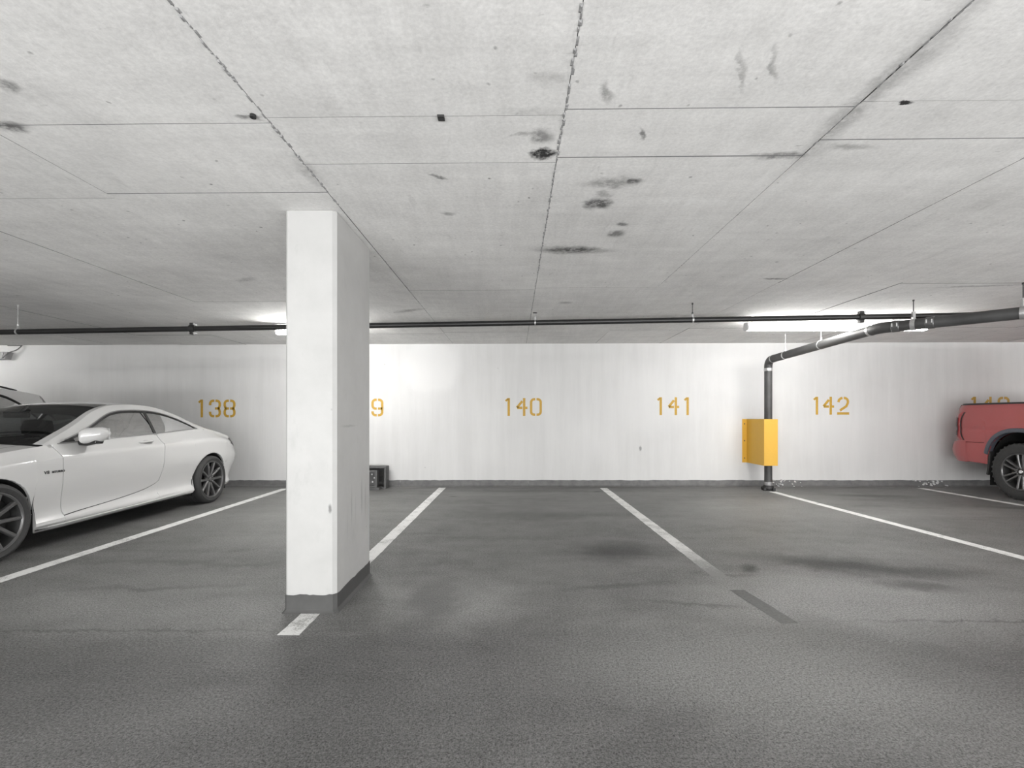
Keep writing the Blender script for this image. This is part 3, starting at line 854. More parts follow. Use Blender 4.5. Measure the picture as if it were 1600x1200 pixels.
# ------------------------------------------------------------------ yellow sheet-metal guard round the riser
yg = thing('pipe_guard', 'yellow sheet-metal box guard bolted to the wall around the drain pipe', 'guard', (4.29, 8.4, .43))
gx0, gx1, gy, gz0, gz1 = 4.176, 4.405, 8.045, .430, 1.208
b = MB(); b.box(gx0, gx1, gy - .003, gy, gz0, gz1); b.build('front_panel', M['yellow'], yg, bevel=.0012)
b = MB(); b.box(gx0, gx0 + .003, gy, WALL_Y - .003, gz0, gz1); b.build('side_panel', M['yellow'], yg)
b = MB(); b.box(gx1 - .003, gx1, gy, WALL_Y - .003, gz0, gz1); b.build('side_panel', M['yellow'], yg)
for s, xa, xb in ((-1, gx0 - .083, gx0), (1, gx1, gx1 + .083)):
    b = MB(); b.box(xa, xb, WALL_Y - .005, WALL_Y - .001, gz0, gz1)
    f = b.build('flange', M['yellow'], yg)
    for z in (gz0 + .08, (gz0 + gz1) / 2, gz1 - .085):
        m = MB(); m.lathe([(.0, -.014), (.009, -.013), (.011, -.008), (.011, -.004)], ((xa + xb) / 2, WALL_Y, z), 'Y', 10)
        m.build('bolt', M['dark_steel'], f)

# ------------------------------------------------------------------ two black slatted crates tipped on their sides against the wall
def crate(name, label, x0, x1, y0, y1, z0, z1, lean, t=.012):
    th = thing(name, label, 'crate', ((x0 + x1) / 2, (y0 + y1) / 2, z0), 'black crates behind the pillar')
    rot = Matrix.Rotation(lean, 3, 'X'); org = (0, y0, z0)
    b = MB()
    fr = .032
    for (a, c, e, f) in ((x0, x1, z0, z0 + fr), (x0, x1, z1 - fr, z1), (x0, x0 + fr, z0 + fr, z1 - fr), (x1 - fr, x1, z0 + fr, z1 - fr)):
        b.box(a, c, y0, y0 + t * 1.4, e, f, rot, org)
    b.build('rim', M['crate'], th, bevel=.003)
    n = 4
    for (za, zb) in ((z0, z0 + t), (z1 - t, z1)):
        for k in range(n):
            b = MB(); ya = y0 + t * 1.5 + (y1 - y0 - t * 2) * k / n; yb = ya + (y1 - y0) / n * .6
            b.box(x0 + .004, x1 - .004, ya, yb, za, zb, rot, org); b.build('slat', M['crate'], th)
    for (xa, xb) in ((x0, x0 + t), (x1 - t, x1)):
        for k in range(n):
            b = MB(); ya = y0 + t * 1.5 + (y1 - y0 - t * 2) * k / n; yb = ya + (y1 - y0) / n * .6
            b.box(xa, xb, ya, yb, z0 + t, z1 - t, rot, org); b.build('slat', M['crate'], th)
    b = MB(); b.box(x0 + t, x1 - t, y1 - t, y1 - t * .3, z0 + t, z1 - t, rot, org)
    m = 5
    for k in range(m):
        xx = x0 + (x1 - x0) * (k + .5) / m
        b.box(xx - .014, xx + .014, y1 - t * 2, y1 - t, z0 + t, z1 - t, rot, org)
    for k in range(3):
        zz = z0 + (z1 - z0) * (k + .5) / 3
        b.box(x0 + t, x1 - t, y1 - t * 2.6, y1 - t * 2, zz - .013, zz + .013, rot, org)
    b.build('ribbed_bottom', M['crate'], th)
    return th
crate('plastic_crate', 'larger black plastic crate tipped on its side against the wall behind the pillar', -2.66, -2.215, 8.33, 8.56, .001, .392, -.03)
c2 = crate('plastic_crate', 'smaller black plastic crate leaning inside and in front of the larger tipped crate', -2.70, -2.335, 8.20, 8.325, .045, .335, -.06)
b = MB(); b.box(-2.72, -2.29, 8.185, 8.325, .0, .043); b.build('spacer_foot', M['crate'], c2, bevel=.003)
for xx, zz in ((-2.545, .255), (-2.40, .20), (-2.44, .26), (-2.43, .13)):
    b = MB(); b.box(xx - .012, xx + .012, 8.285, 8.289, zz - .012, zz + .012)
    b.build('sticker', M['sticker'], c2)

# ------------------------------------------------------------------ box and cable high on the back wall
jb = thing('junction_box', 'pale grey junction box high on the back wall above the silver car', 'box', (-9.4, WALL_Y - .06, 2.28))
b = MB(); b.prism([(-9.95, 2.27), (-9.02, 2.27), (-8.97, 2.40), (-9.95, 2.40)], WALL_Y - .11, WALL_Y - .001, 'XZ'); b.build('case', M['greybox'], jb, bevel=.006)
b = MB(); b.prism([(-9.9, 2.285), (-9.06, 2.285), (-9.03, 2.385), (-9.9, 2.385)], WALL_Y - .118, WALL_Y - .111, 'XZ'); b.build('lid', M['greybox'], jb, bevel=.002)
cb = MB()
pts = []
for k in range(19):
    t = k / 18
    x = -9.03 + .24 * t + .01 * math.sin(PI * t); z = 2.285 + .24 * (t ** .9) + .018 * math.sin(2 * PI * t)
    pts.append((x, WALL_Y - .135 + .10 * t, min(z, ceil_z(x) - .012)))
pts += [(-8.83, WALL_Y - .03, ceil_z(-9) - .012), (-9.05, WALL_Y - .03, ceil_z(-9) - .012)]
cb.tube(pts, .009, 8)
o = cb.build('loose_cable', M['cable'], None, smooth=.6)
o['label'] = 'loose grey cable curving from the ceiling down to the junction box'; o['category'] = 'cable'; o['kind'] = 'thing'

#VEHICLES
# ------------------------------------------------------------------ vehicles
class Shell:
    """half-body surfaces of a car standing along Y, tail towards the wall; s=+1 is the +X flank"""
    def __init__(self, **k): self.waist = lambda y: 0.0; self.__dict__.update(k)
    def ins(self, y, z):
        zb = self.belt(y)
        zn = z if z < .5 else .5 + (z - .5) * .5 / max(.05, zb - .5)
        return self.inset(zn) + self.waist(y) * sstep(.84, 1.0, zn)
    def shut(self, y, z):      # shut lines and tail lean: moves a point along the car
        dy = self.lean(z) * sstep(self.tail0, self.y1, y) + self.nose(z) * (1 - sstep(self.y0, self.y0 + .7, y))
        for yc, f in self.shuts: dy += f(z) * math.exp(-((y - yc) / .22) ** 2)
        return y + dy
    def P(self, s, y, z, d=0.0):
        """point on the flank"""
        h = self.w(y) - self.ins(y, z) + d
        return (self.cx + s * h, self.shut(y, z), z)
    def G(self, s, y, z, d=0.0):
        """point on the greenhouse flank, between belt and roof rail"""
        zb, zr = self.belt(y), self.rail(y)
        t = (z - zb) / (zr - zb) if zr - zb > 1e-4 else 0.0
        i0 = self.inset(1.0) + self.waist(y); i1 = self.rail_in(y)
        i = i0 + (i1 - i0) * (.85 * t + .15 * t * t)
        return (self.cx + s * (self.w(y) - i + d), self.shut(y, z), z)
    def T(self, y, q, dz=0.0, hood=False):
        """point on the top skin, q from -1 to 1 across"""
        if hood:
            i, z = self.inset(1.0) + self.waist(y), self.belt(y)
        else:
            i, z = self.rail_in(y), self.rail(y)
        h = self.w(y) - i
        a = abs(q)
        c = 1 - a ** 2.4
        return (self.cx + q * h, self.shut(y, z) - self.bow(y) * (1 - q * q), z + self.crown(y) * c + dz)
    def stations(self, ya, yb, step=.05, arches=True):
        ys = set(np.linspace(ya, yb, max(2, int((yb - ya) / step) + 1)).round(5).tolist())
        if arches:
            for yc, zc, rx, rz, p in self.arches:
                for k in range(1, 24):
                    y = yc + rx * math.cos(PI * k / 24)
                    if ya < y < yb: ys.add(round(y, 5))
                for s in (-1, 1):
                    for e in (-.0006, .0006):
                        y = yc + s * rx + e
                        if ya < y < yb: ys.add(round(y, 5))
        return sorted(ys)
    def foot(self, y):
        z = self.sill(y)
        for yc, zc, rx, rz, p in self.arches:
            u = abs(y - yc) / rx
            if u < 1: z = max(z, zc + rz * (1 - u ** p) ** (1 / p))
        return z
    def flank(self, s, ya, yb, lo=None, hi=None, n=26, step=.05, d=0.0):
        lo = lo or self.foot; hi = hi or self.belt
        rows = []
        for y in self.stations(ya, yb, step):
            a, c = lo(y), hi(y)
            rows.append([self.P(s, y, a + (c - a) * k / n, d) for k in range(n + 1)])
        return rows
    def house(self, s, ya, yb, lo, hi, n=5, step=.04, d=0.0):
        return [[self.G(s, y, lo(y) + (hi(y) - lo(y)) * k / n, d) for k in range(n + 1)] for y in self.stations(ya, yb, step, False)]
    def top(self, ya, yb, q0=-1, q1=1, n=20, step=.05, dz=0.0, hood=False):
        return [[self.T(y, q0 + (q1 - q0) * k / n, dz, hood) for k in range(n + 1)] for y in self.stations(ya, yb, step, False)]

def wheel_meshes(R, Wd, rr, n_pair, half, spoke_w, tyre, rimm, spm, lip, cap, hub=.062, lugs=0, tag=''):
    """meshes in local axes: outer face at x=0, axle along +x"""
    out = {}
    b = MB()
    prof = [(rr, -.016), (rr + .006, -.004), ((rr + R) / 2, .006), (R - .022, -.004), (R - .006, -.018), (R, -.04)]
    k = 4
    for i in range(k):
        a = -.05 - (Wd - .1) * i / k; c = -.05 - (Wd - .1) * (i + 1) / k
        prof += [(R, a), (R, c + .012), (R - .008, c + .010), (R - .008, c + .002)]
    prof += [(R, -Wd + .045), (R - .006, -Wd + .018), (R - .022, -Wd + .004), ((rr + R) / 2, -Wd - .006), (rr, -Wd + .016)]
    b.lathe(prof, (0, 0, 0), 'X', 56)
    for q in range(lugs):
        a = 2 * PI * q / lugs; ca, sa = math.cos(a), math.sin(a)
        for x in (-.03, -Wd + .03):
            m = Matrix.Rotation(a, 3, 'X')
            vs = [m @ Vector((x + dx, dy, R - .03 + dz)) for dz in (0, .031) for dy in (-.014, .014) for dx in (-.022, .022)]
            b.add(vs, [(0, 2, 3, 1), (4, 5, 7, 6), (0, 1, 5, 4), (2, 6, 7, 3), (0, 4, 6, 2), (1, 3, 7, 5)])
    out['tyre'] = [(b.mesh('tyre', tyre, smooth=.6), 0)]
    b = MB()
    b.lathe([(rr + .004, -.012), (rr + .002, -.004), (rr - .010, -.006), (rr - .016, -.022), (rr - .022, -.06), (rr - .028, -Wd + .03)], (0, 0, 0), 'X', 56)
    b.lathe([(0, -.075), (hub * 1.5, -.07), (hub * 1.5, -.05), (hub, -.034), (.0, -.034)], (0, 0, 0), 'X', 32)
    out['rim'] = [(b.mesh('rim', rimm, smooth=.5), 0)]
    b = MB(); b.lathe([(rr + .003, -.010), (rr + .001, -.002), (rr - .009, -.003), (rr - .017, -.016)], (0, 0, 0), 'X', 56)
    out['rim_lip'] = [(b.mesh('rim_lip', spm, smooth=.5), 0)]
    b = MB()
    L = rr - .006
    sp = []
    for i in range(n_pair):
        for sg in (-1, 1):
            sp.append((2 * PI * i / n_pair, sg))
    b = MB()
    # one spoke of a pair: starts near the hub, runs out to the lip
    def spoke(sg):
        b = MB()
        ia, oa = (half * .55) / max(.3, 1), half
        p_in = Vector((0, math.sin(sg * .34) * hub * .95, math.cos(.34) * hub * .8)); p_out = Vector((0, math.sin(sg * oa) * L, math.cos(oa) * L))
        d = (p_out - p_in).normalized(); nrm = Vector((0, -d.z, d.y))
        rows = []
        for t, wk, x0, x1 in ((0, 1.25, -.030, -.075), (.25, 1.05, -.024, -.068), (.6, .95, -.016, -.056), (1.0, 1.1, -.010, -.05)):
            p = p_in + (p_out - p_in) * t; w = spoke_w * wk / 2
            rows.append([tuple(Vector((x0 - .008, 0, 0)) + p - nrm * w), tuple(Vector((x0, 0, 0)) + p - nrm * w * .6), tuple(Vector((x0, 0, 0)) + p + nrm * w * .6),
                         tuple(Vector((x0 - .008, 0, 0)) + p + nrm * w), tuple(Vector((x1, 0, 0)) + p + nrm * w), tuple(Vector((x1, 0, 0)) + p - nrm * w)])
        b.grid(rows, True)
        return b.mesh('spoke', spm)
    out['spoke'] = [(spoke(sg), 2 * PI * i / n_pair, ) for i in range(0) for sg in (1,)]
    m1, m2 = spoke(-1), spoke(1)
    out['spoke'] = [(m, 2 * PI * i / n_pair) for i in range(n_pair) for m in (m1, m2)]
    b = MB(); b.lathe([(0, -.020), (.024, -.021), (.031, -.028), (.031, -.04)], (0, 0, 0), 'X', 24)
    out['hub_cap'] = [(b.mesh('hub_cap', cap, smooth=.6), 0)]
    b = MB(); nb = 5 if n_pair == 5 else 6
    for q in range(nb):
        a = 2 * PI * (q + .5) / nb
        c = (math.cos(a) * hub * .82, math.sin(a) * hub * .82)
        b.tube([(-.045, c[0], c[1]), (-.026, c[0], c[1])], .009, 6)
    out['lug_nuts'] = [(b.mesh('lug_nuts', lip), 0)]
    b = MB(); b.lathe([(.06, -.105), (rr * .78, -.105), (rr * .78, -.13), (.06, -.13)], (0, 0, 0), 'X', 36)
    rows = []
    for (r0, x0) in ((rr * .52, -.09), (rr * .86, -.09), (rr * .86, -.15), (rr * .52, -.15)):
        rows.append([(x0, math.cos(a) * r0, math.sin(a) * r0) for a in [.0 + .12 * q for q in range(10)]])
    b.grid(rows + [rows[0]])
    out['brake_disc'] = [(b.mesh('brake_disc', M['disc'], smooth=.5), 0)]
    return out

def put_wheels(root, cx, half, axles, R, meshes, wells):
    for yc in axles:
        for s in (1, -1):
            e = sub_empty('wheel', (0, 0, 0), root)
            e.matrix_parent_inverse = Matrix.Identity(4)
            e.location = Vector((cx + s * half, yc, R)) - Vector(root.location)
            e.rotation_euler = (0, 0, 0 if s > 0 else PI)
            for nm, lst in meshes.items():
                for me, a in lst:
                    o = raw(nm if nm != 'lug_nuts' else 'lug_nut_ring', me, e)
                    if a: o.rotation_euler = (a, 0, 0)
                    if nm == 'lug_nuts': o['kind'] = 'stuff'
    for yc, zc, rx, rz, p in wells:
        for s in (1, -1):
            b = MB(); rows = []
            for x in (half - .045, half - .40):
                rows.append([(cx + s * x, yc + (rx + .004) * math.cos(PI * k / 20) if 0 < k < 20 else yc + (rx + .004) * (1 if k == 0 else -1), zc + (rz + .004) * math.sin(PI * k / 20)) for k in range(21)])
                rows[-1] = [(rows[-1][0][0], rows[-1][0][1], .16)] + rows[-1] + [(rows[-1][-1][0], rows[-1][-1][1], .16)]
            b.grid(rows)
            n = len(rows[1]); b.add(rows[1], [tuple(range(n))])
            b.build('wheel_well', M['well'], root, smooth=.5)

def text_mesh(body, size, mat, depth=.002):
    cu = bpy.data.curves.new('lettering', 'FONT'); cu.body = body; cu.size = size; cu.extrude = depth
    cu.space_character = 1.08
    o = bpy.data.objects.new('lettering', cu); C.objects.link(o)
    bpy.context.view_layer.update()
    me = bpy.data.meshes.new_from_object(o.evaluated_get(bpy.context.evaluated_depsgraph_get()))
    bpy.data.objects.remove(o); bpy.data.curves.remove(cu)
    me.materials.clear(); me.materials.append(mat)
    return me

def seat(root, x, y, mat, name='seat'):
    b = MB()
    def pad(pts, hw, n=8):
        rows = []
        for k in range(n + 1):
            u = -1 + 2 * k / n
            c = 1 - .12 * abs(u) ** 3
            cy = sum(p[0] for p in pts) / len(pts); cz = sum(p[1] for p in pts) / len(pts)
            rows.append([(x + u * hw, cy + (p[0] - cy) * c, cz + (p[1] - cz) * c) for p in pts])
        b.grid(rows, True)
        b.add(rows[0], [tuple(range(len(pts)))]); b.add(rows[-1], [tuple(range(len(pts)))])
    pad([(y - .42, .40), (y - .44, .50), (y - .10, .49), (y + .06, .46), (y + .06, .34), (y - .38, .32)], .26)
    pad([(y - .04, .46), (y + .02, .70), (y + .10, .98), (y + .19, 1.0), (y + .17, .72), (y + .10, .42)], .25)
    o = b.build(name, mat, root, smooth=.7)
    b = MB()
    pad([(y + .08, 1.03), (y + .06, 1.12), (y + .11, 1.215), (y + .19, 1.21), (y + .215, 1.10), (y + .19, 1.02)], .135)
    b.tube([(x - .06, y + .15, .97), (x - .06, y + .15, 1.06)], .008, 6); b.tube([(x + .06, y + .15, .97), (x + .06, y + .15, 1.06)], .008, 6)
    b.build('headrest', mat, o, smooth=.7)

def cabin(S, root, ya, yb, front_y, seats, dash_y):
    """dark tub, dashboard, steering wheel, seats, headlining"""
    b = MB()
    hw = .76
    rows = []
    for y in np.linspace(ya, yb, 14):
        y = float(y)
        h = min(hw, S.w(y) - .13); zt = S.belt(y) - .01
        rows.append([(S.cx - h, y, zt), (S.cx - h, y, .26), (S.cx + h, y, .26), (S.cx + h, y, zt)])
    b.grid(rows); b.add(rows[0], [(0, 1, 2, 3)]); 
    b.build('cabin_tub', M['interior'], root)
    b = MB()
    rows = []
    for k in range(13):
        x = S.cx - .74 + 1.48 * k / 12
        c = (1 - abs(-1 + 2 * k / 12) ** 4)
        rows.append([(x, dash_y - .52, .93), (x, dash_y - .25, .96 + .02 * c), (x, dash_y - .02, .95 + .02 * c), (x, dash_y + .05, .90), (x, dash_y + .02, .70), (x, dash_y - .1, .5)])
    b.grid(rows); b.build('dashboard', M['interior'], root, smooth=.6)
    b = MB(); c = Vector((S.cx + .37, dash_y + .24, .90)); ax = Vector((0, 1, .45)).normalized(); u = Vector((1, 0, 0)); v = ax.cross(u)
    ring = [c + (u * math.cos(2 * PI * k / 28) + v * math.sin(2 * PI * k / 28)) * .185 for k in range(28)]
    rows = []
    for k in range(29):
        q = ring[k % 28]; rd = (q - c).normalized()
        rows.append([tuple(q + (rd * math.cos(a) + ax * math.sin(a)) * .015) for a in [2 * PI * j / 8 for j in range(8)]])
    b.grid(rows, True)
    for a in (0, PI, 1.5 * PI):
        b.tube([c, c + (u * math.cos(a) + v * math.sin(a)) * .18], .016, 6)
    b.tube([c - ax * .03, c + ax * .02], .06, 14)
    b.tube([c - ax * .25, c], .03, 8)
    b.build('steering_wheel', M['interior'], root, smooth=.7)
    for x, y in seats: seat(root, S.cx + x, y, M['interior'])

# ---------------- white coupe in bay 138
def build_coupe():
    cx = -5.325
    root = thing('coupe', 'white two-door coupe with black roof and dark wheels parked before number 138', 'car', (cx, 5.55, 0))
    ins = curve([(.10, .13), (.15, .10), (.20, .045), (.235, .016), (.265, .020), (.30, .050), (.36, .058), (.44, .048), (.54, .026), (.64, .010), (.76, .004), (.862, .0), (.878, .002), (.90, .022), (.93, .045), (.975, .072), (1.0, .088)])
    S = Shell(cx=cx, y0=3.03, y1=7.99, tail0=7.35,
        w=curve([(3.03, .66), (3.10, .74), (3.25, .83), (3.5, .895), (3.8, .935), (4.1, .948), (4.6, .946), (5.5, .938), (6.3, .940), (6.75, .950), (7.0, .955), (7.3, .940), (7.55, .888), (7.75, .822), (7.9, .75), (7.99, .68)]),
        belt=curve([(3.03, .67), (3.2, .735), (3.6, .835), (4.1, .915), (4.45, .955), (4.77, .978), (5.4, 1.003), (6.02, 1.030), (6.6, 1.058), (6.955, 1.074), (7.2, 1.060), (7.5, 1.012), (7.75, .962), (7.9, .938), (7.99, .926)]),
        inset=ins, waist=curve([(5.4, 0), (6.3, .045), (6.955, .115), (7.3, .115), (7.6, .05), (7.85, -.03), (7.99, -.045)]),
        rail=curve([(4.58, .965), (4.70, 1.005), (4.9, 1.095), (5.12, 1.192), (5.40, 1.312), (5.58, 1.362), (5.78, 1.388), (6.05, 1.396), (6.3, 1.384), (6.5, 1.352), (6.75, 1.282), (7.0, 1.185), (7.25, 1.096), (7.5, 1.022), (7.75, .966), (7.9, .940), (7.99, .927)]),
        rail_in=curve([(4.58, .09), (4.7, .115), (5.1, .235), (5.4, .325), (5.72, .385), (6.05, .405), (6.43, .41), (6.75, .39), (7.1, .335), (7.45, .24), (7.75, .14), (7.9, .10), (7.99, .09)]),
        sill=curve([(3.03, .20), (3.3, .17), (4.45, .168), (5.5, .185), (6.5, .205), (7.4, .215), (7.8, .23), (7.99, .25)]),
        crown=curve([(3.03, .03), (3.6, .055), (4.5, .05), (4.75, .045), (5.5, .035), (6.2, .03), (7.0, .035), (7.5, .035), (7.99, .02)]),
        bow=curve([(3.03, .14), (3.4, .12), (4.2, .14), (4.6, .21), (5.0, .15), (5.5, .05), (6.2, 0), (6.8, -.06), (7.5, -.10), (7.99, -.11)]),
        lean=curve([(.15, -.20), (.25, -.14), (.40, -.03), (.56, .035), (.66, .03), (.74, -.015), (.80, -.06), (.90, -.105), (1.0, -.12)]),
        nose=curve([(.15, .10), (.3, .02), (.45, 0), (.6, .04), (.75, .14)]),
        shuts=[(4.70, curve([(.2, .035), (.35, .02), (.6, -.005), (.87, -.02), (.98, -.06)])), (6.05, curve([(.3, -.06), (.45, -.04), (.6, -.005), (.75, .01), (.98, .01)]))],
        arches=[(4.055, .345, .372, .372, 2.0), (7.005, .345, .375, .378, 2.0)])
    belt, foot = S.belt, S.foot
    dlo_b = lambda y: belt(y) + .002
    dlo_t = curve([(4.77, .980), (4.92, 1.035), (5.1, 1.098), (5.28, 1.170), (5.45, 1.240), (5.60, 1.288), (5.8, 1.316), (6.05, 1.322), (6.3, 1.308), (6.5, 1.275), (6.7, 1.213), (6.85, 1.145), (6.955, 1.0765)])
    D0, D1 = 4.70, 6.05
    db = curve([(4.60, .27), (4.76, .284), (5.2, .312), (5.6, .348), (5.85, .385), (6.0, .425), (6.06, .46)])
    W = M['white_paint']
    body = MB()
    doors = {}
    G = .0035
    for s in (1, -1):
        body.grid(S.flank(s, S.y0, D0 - G))
        body.grid(S.flank(s, D0 - G, D1 + G, None, lambda y: db(y) - G, 10))
        body.grid(S.flank(s, D1 + G, S.y1))
        # turned-in edge along sill and arches
        ys = S.stations(S.y0, S.y1)
        body.grid([[S.P(s, y, S.foot(y)), S.P(s, y, S.foot(y) + .001, -.022)] for y in ys])
        # pillars, rails, quarter
        hi = S.rail
        body.grid(S.house(s, 4.62, 4.77, belt, hi))
        body.grid(S.house(s, 4.77, 6.955, dlo_t, hi))
        body.grid(S.house(s, 6.955, S.y1, belt, hi))
        d = MB(); d.grid(S.flank(s, D0 + G, D1 - G, lambda y: db(y) + G, None, 26, .04))
        ysd = S.stations(D0 + G, D1 - G, .04, False)
        ed = lambda y, e=-.03: S.P(s, y, db(y) + G, e)
        d.grid([[S.P(s, y, db(y) + G), ed(y)] for y in ysd])
        for y in (D0 + G, D1 - G):
            zz = np.linspace(db(y) + G, belt(y), 20)
            d.grid([[S.P(s, y, float(z)), S.P(s, y, float(z), -.03)] for z in zz])
        doors[s] = d.build('door', W, root, smooth=.9)
        for y in (D0 - G, D1 + G):
            zz = np.linspace(S.foot(y), belt(y), 24)
            body.grid([[S.P(s, y, float(z)), S.P(s, y, float(z), -.03)] for z in zz])
    # fender tops beside the bonnet, cowl, rear deck, nose and tail
    for q0, q1 in ((-1, -.86), (.86, 1)): body.grid(S.top(S.y0, 4.56, q0, q1, 4, hood=True))
    body.grid(S.top(7.56, S.y1, -1, 1))
    for q0, q1 in ((-1, -.93), (.93, 1)): body.grid(S.top(4.62, 7.56, q0, q1, 2, .04))
    ysr = S.stations(6.55, 7.56, .04, False)
    for yend, sg in ((S.y1, 1), (S.y0, -1)):
        zs = np.linspace(S.foot(yend), belt(yend), 20); rows = []
        for z in zs:
            z = float(z); a = Vector(S.P(1, yend, z)); c = Vector(S.P(-1, yend, z)); row = []
            for k in range(25):
                q = 1 - 2 * k / 24; p = a * (1 + q) / 2 + c * (1 - q) / 2
                t = (z - zs[0]) / (zs[-1] - zs[0])
                row.append((p.x, p.y + sg * abs(S.bow(yend)) * (1 - q * q), p.z + S.crown(yend) * (1 - abs(q) ** 2.4) * t ** 3))
            rows.append(row)
        body.grid(rows)
    body.build('body', W, root, smooth=.55)
    # bonnet
    b = MB(); b.grid(S.top(S.y0 + .05, 4.56, -.853, .853, 28, hood=True)); b.build('bonnet', W, root, smooth=.9)
    b = MB(); b.grid(S.top(4.50, 4.66, -.98, .98, 20, .04, dz=-.012, hood=True)); b.build('cowl', M['black_plastic'], root, smooth=.9)
    # black roof skin, windscreen and rear window
    b = MB(); b.grid(S.top(5.52, 6.62, -.93, .93, 24, .04)); b.build('roof_panel', M['black_gloss'], root, smooth=.9)
    b = MB(); b.grid(S.top(4.60, 5.52, -.93, .93, 24, .04)); b.build('windscreen', M['screen'], root, smooth=.9)
    b = MB(); b.grid(S.top(6.62, 7.56, -.93, .93, 24, .04)); b.build('rear_window', M['glass_dark'], root, smooth=.9)
    b = MB(); b.grid(S.top(5.30, 6.75, -.92, .92, 20, .05, dz=-.03)); b.build('headlining', M['liner'], root, smooth=.9)
    for s in (1, -1):
        b = MB(); b.grid(S.house(s, 4.79, 6.93, dlo_t, lambda y: S.rail(y) - .01, 5, .04, -.022))
        b.build('pillar_lining', M['liner'], root, smooth=.9)
        # side windows with their dark frame and the post between them
        dsp = lambda y: 0
        b = MB(); b.grid(S.house(s, 4.90, 6.055, dlo_b, dlo_t, 6, .04, -.008)); g = b.build('door_window', M['glass'], doors[s], smooth=.9)
        b = MB(); b.grid(S.house(s, 6.075, 6.955, dlo_b, dlo_t, 6, .04, -.008)); b.build('quarter_window', M['glass'], root, smooth=.9)
        b = MB()
        b.grid(S.house(s, 4.77, 6.955, lambda y: max(dlo_b(y), dlo_t(y) - .020), dlo_t, 2, .03, -.003))
        b.grid(S.house(s, 4.77, 4.94, dlo_b, dlo_t, 3, .03, -.003))
        rows = []
        for k in range(7):
            t = k / 6; y = 6.045 + .10 * t
            z = dlo_b(y) + (dlo_t(y) - dlo_b(y)) * t
            rows.append([S.G(s, y - .022, z, -.002), S.G(s, y + .022, z, -.002)])
        b.grid(rows)
        b.build('window_frame', M['black_plastic'], root, smooth=.9)
        b = MB()
        ys = S.stations(4.77, 6.955, .05, False)
        b.grid([[S.G(s, y, dlo_b(y) - .004, .004), S.G(s, y, dlo_b(y) + .008, .004)] for y in ys])
        ys = S.stations(4.85, 6.97, .04, False)
        b.grid([[S.G(s, y, dlo_t(min(y, 6.955)) + .002, .004), S.G(s, y, dlo_t(min(y, 6.955)) + .012, .004)] for y in ys])
        b.build('window_trim', M['rim_lip'], root, smooth=.9)
        # lower skirt blade
        b = MB(); rows = []
        for y in np.linspace(4.47, 6.58, 30):
            y = float(y); z = S.sill(y); e = .022 * min(1, (y - 4.44) / .25)
            rows.append([S.P(s, y, z + .040, .002), S.P(s, y, z + .032, e), S.P(s, y, z + .010, e + .004), S.P(s, y, z - .012, e - .01), S.P(s, y, z - .016, -.06)])
        b.grid(rows); b.build('side_skirt', W, root, smooth=.5)
        # gap behind the shut lines
        b = MB()
        for ya, yb in ((D0 - .03, D0 + .03), (D1 - .03, D1 + .03)):
            b.grid(S.flank(s, ya, yb, lambda y: .24, lambda y: belt(y) - .005, 14, .02, -.028))
        b.grid(S.flank(s, D0, D1, lambda y: db(y) - .02, lambda y: db(y) + .02, 2, .05, -.022))
        b.build('door_seal', M['black_plastic'], root)
        # handle: cup and bar
        b = MB(); rows = []
        for k in range(13):
            y = 5.70 + .225 * k / 12; u = -1 + 2 * k / 12; e = .020 * (1 - u ** 6) ** .5 if abs(u) < 1 else 0
            hz = .014 * (1 - .5 * u ** 4)
            c = Vector(S.P(s, y, .945 + .006 * k / 12))
            rows.append([(c.x + s * (e + .012 * math.cos(a) * (1 - u ** 8)), c.y, c.z + hz * math.sin(a)) for a in [2 * PI * j / 10 for j in range(10)]])
        b.grid(rows, True); b.build('handle', W, doors[s], smooth=.8)
        b = MB(); rows = []
        for rr_, e in ((1.0, .0015), (.75, .0005)):
            rows.append([S.P(s, 5.825 + .075 * rr_ * math.cos(a), .938 + .026 * rr_ * math.sin(a), .0015) for a in [2 * PI * j / 20 for j in range(20)]])
        b.grid(rows, True); b.add(rows[1], [tuple(range(20))]); b.build('handle_cup', M['rim_lip'], doors[s], smooth=.9)
        # mirror
        mc = Vector((cx + s * 1.012, 4.985, 1.066))
        b = MB(); rows = []
        for k in range(15):
            v = -1 + 2 * k / 14          # across, from root to tip
            h = .074 * (1 - max(0, v) ** 3.0 * .75) * (1 - (abs(v)) ** 10 * .6) * (1.0 if v > -.9 else .8)
            dpt = .085 * (1 - .45 * max(0, v) ** 2) * (1 - abs(v) ** 12 * .7)
            row = []
            for j in range(16):
                a = 2 * PI * j / 16
                ca, sa = math.cos(a), math.sin(a)
                yy = (abs(ca) ** .8) * (1 if ca > 0 else -1) * (dpt * (.35 if ca > 0 else 1.0))
                zz = (abs(sa) ** .75) * (1 if sa > 0 else -1) * h
                row.append((mc.x + s * .100 * v, mc.y + yy + .05 * v, mc.z + zz - .012 * (1 - v) * (1 if zz < 0 else .2) + .008 * v))
            rows.append(row)
        b.grid(rows, True); b.add(rows[0], [tuple(range(16))]); b.add(rows[-1], [tuple(range(16))])
        mi = b.build('mirror', W, root, smooth=1.0)
        b = MB()
        b.prism([(mc.x - s * .16, .955), (mc.x - s * .06, .945), (mc.x + s * .03, .965), (mc.x + s * .04, 1.0), (mc.x - s * .08, 1.03), (mc.x - s * .14, 1.03)], 4.93, 5.03, 'XZ')
        b.build('mirror_foot', M['black_gloss'], mi, bevel=.01)
        b = MB(); b.box(mc.x - .10, mc.x + .10, mc.y + .032, mc.y + .04, mc.z - .06, mc.z + .06); b.build('mirror_glass', M['chrome'], mi)
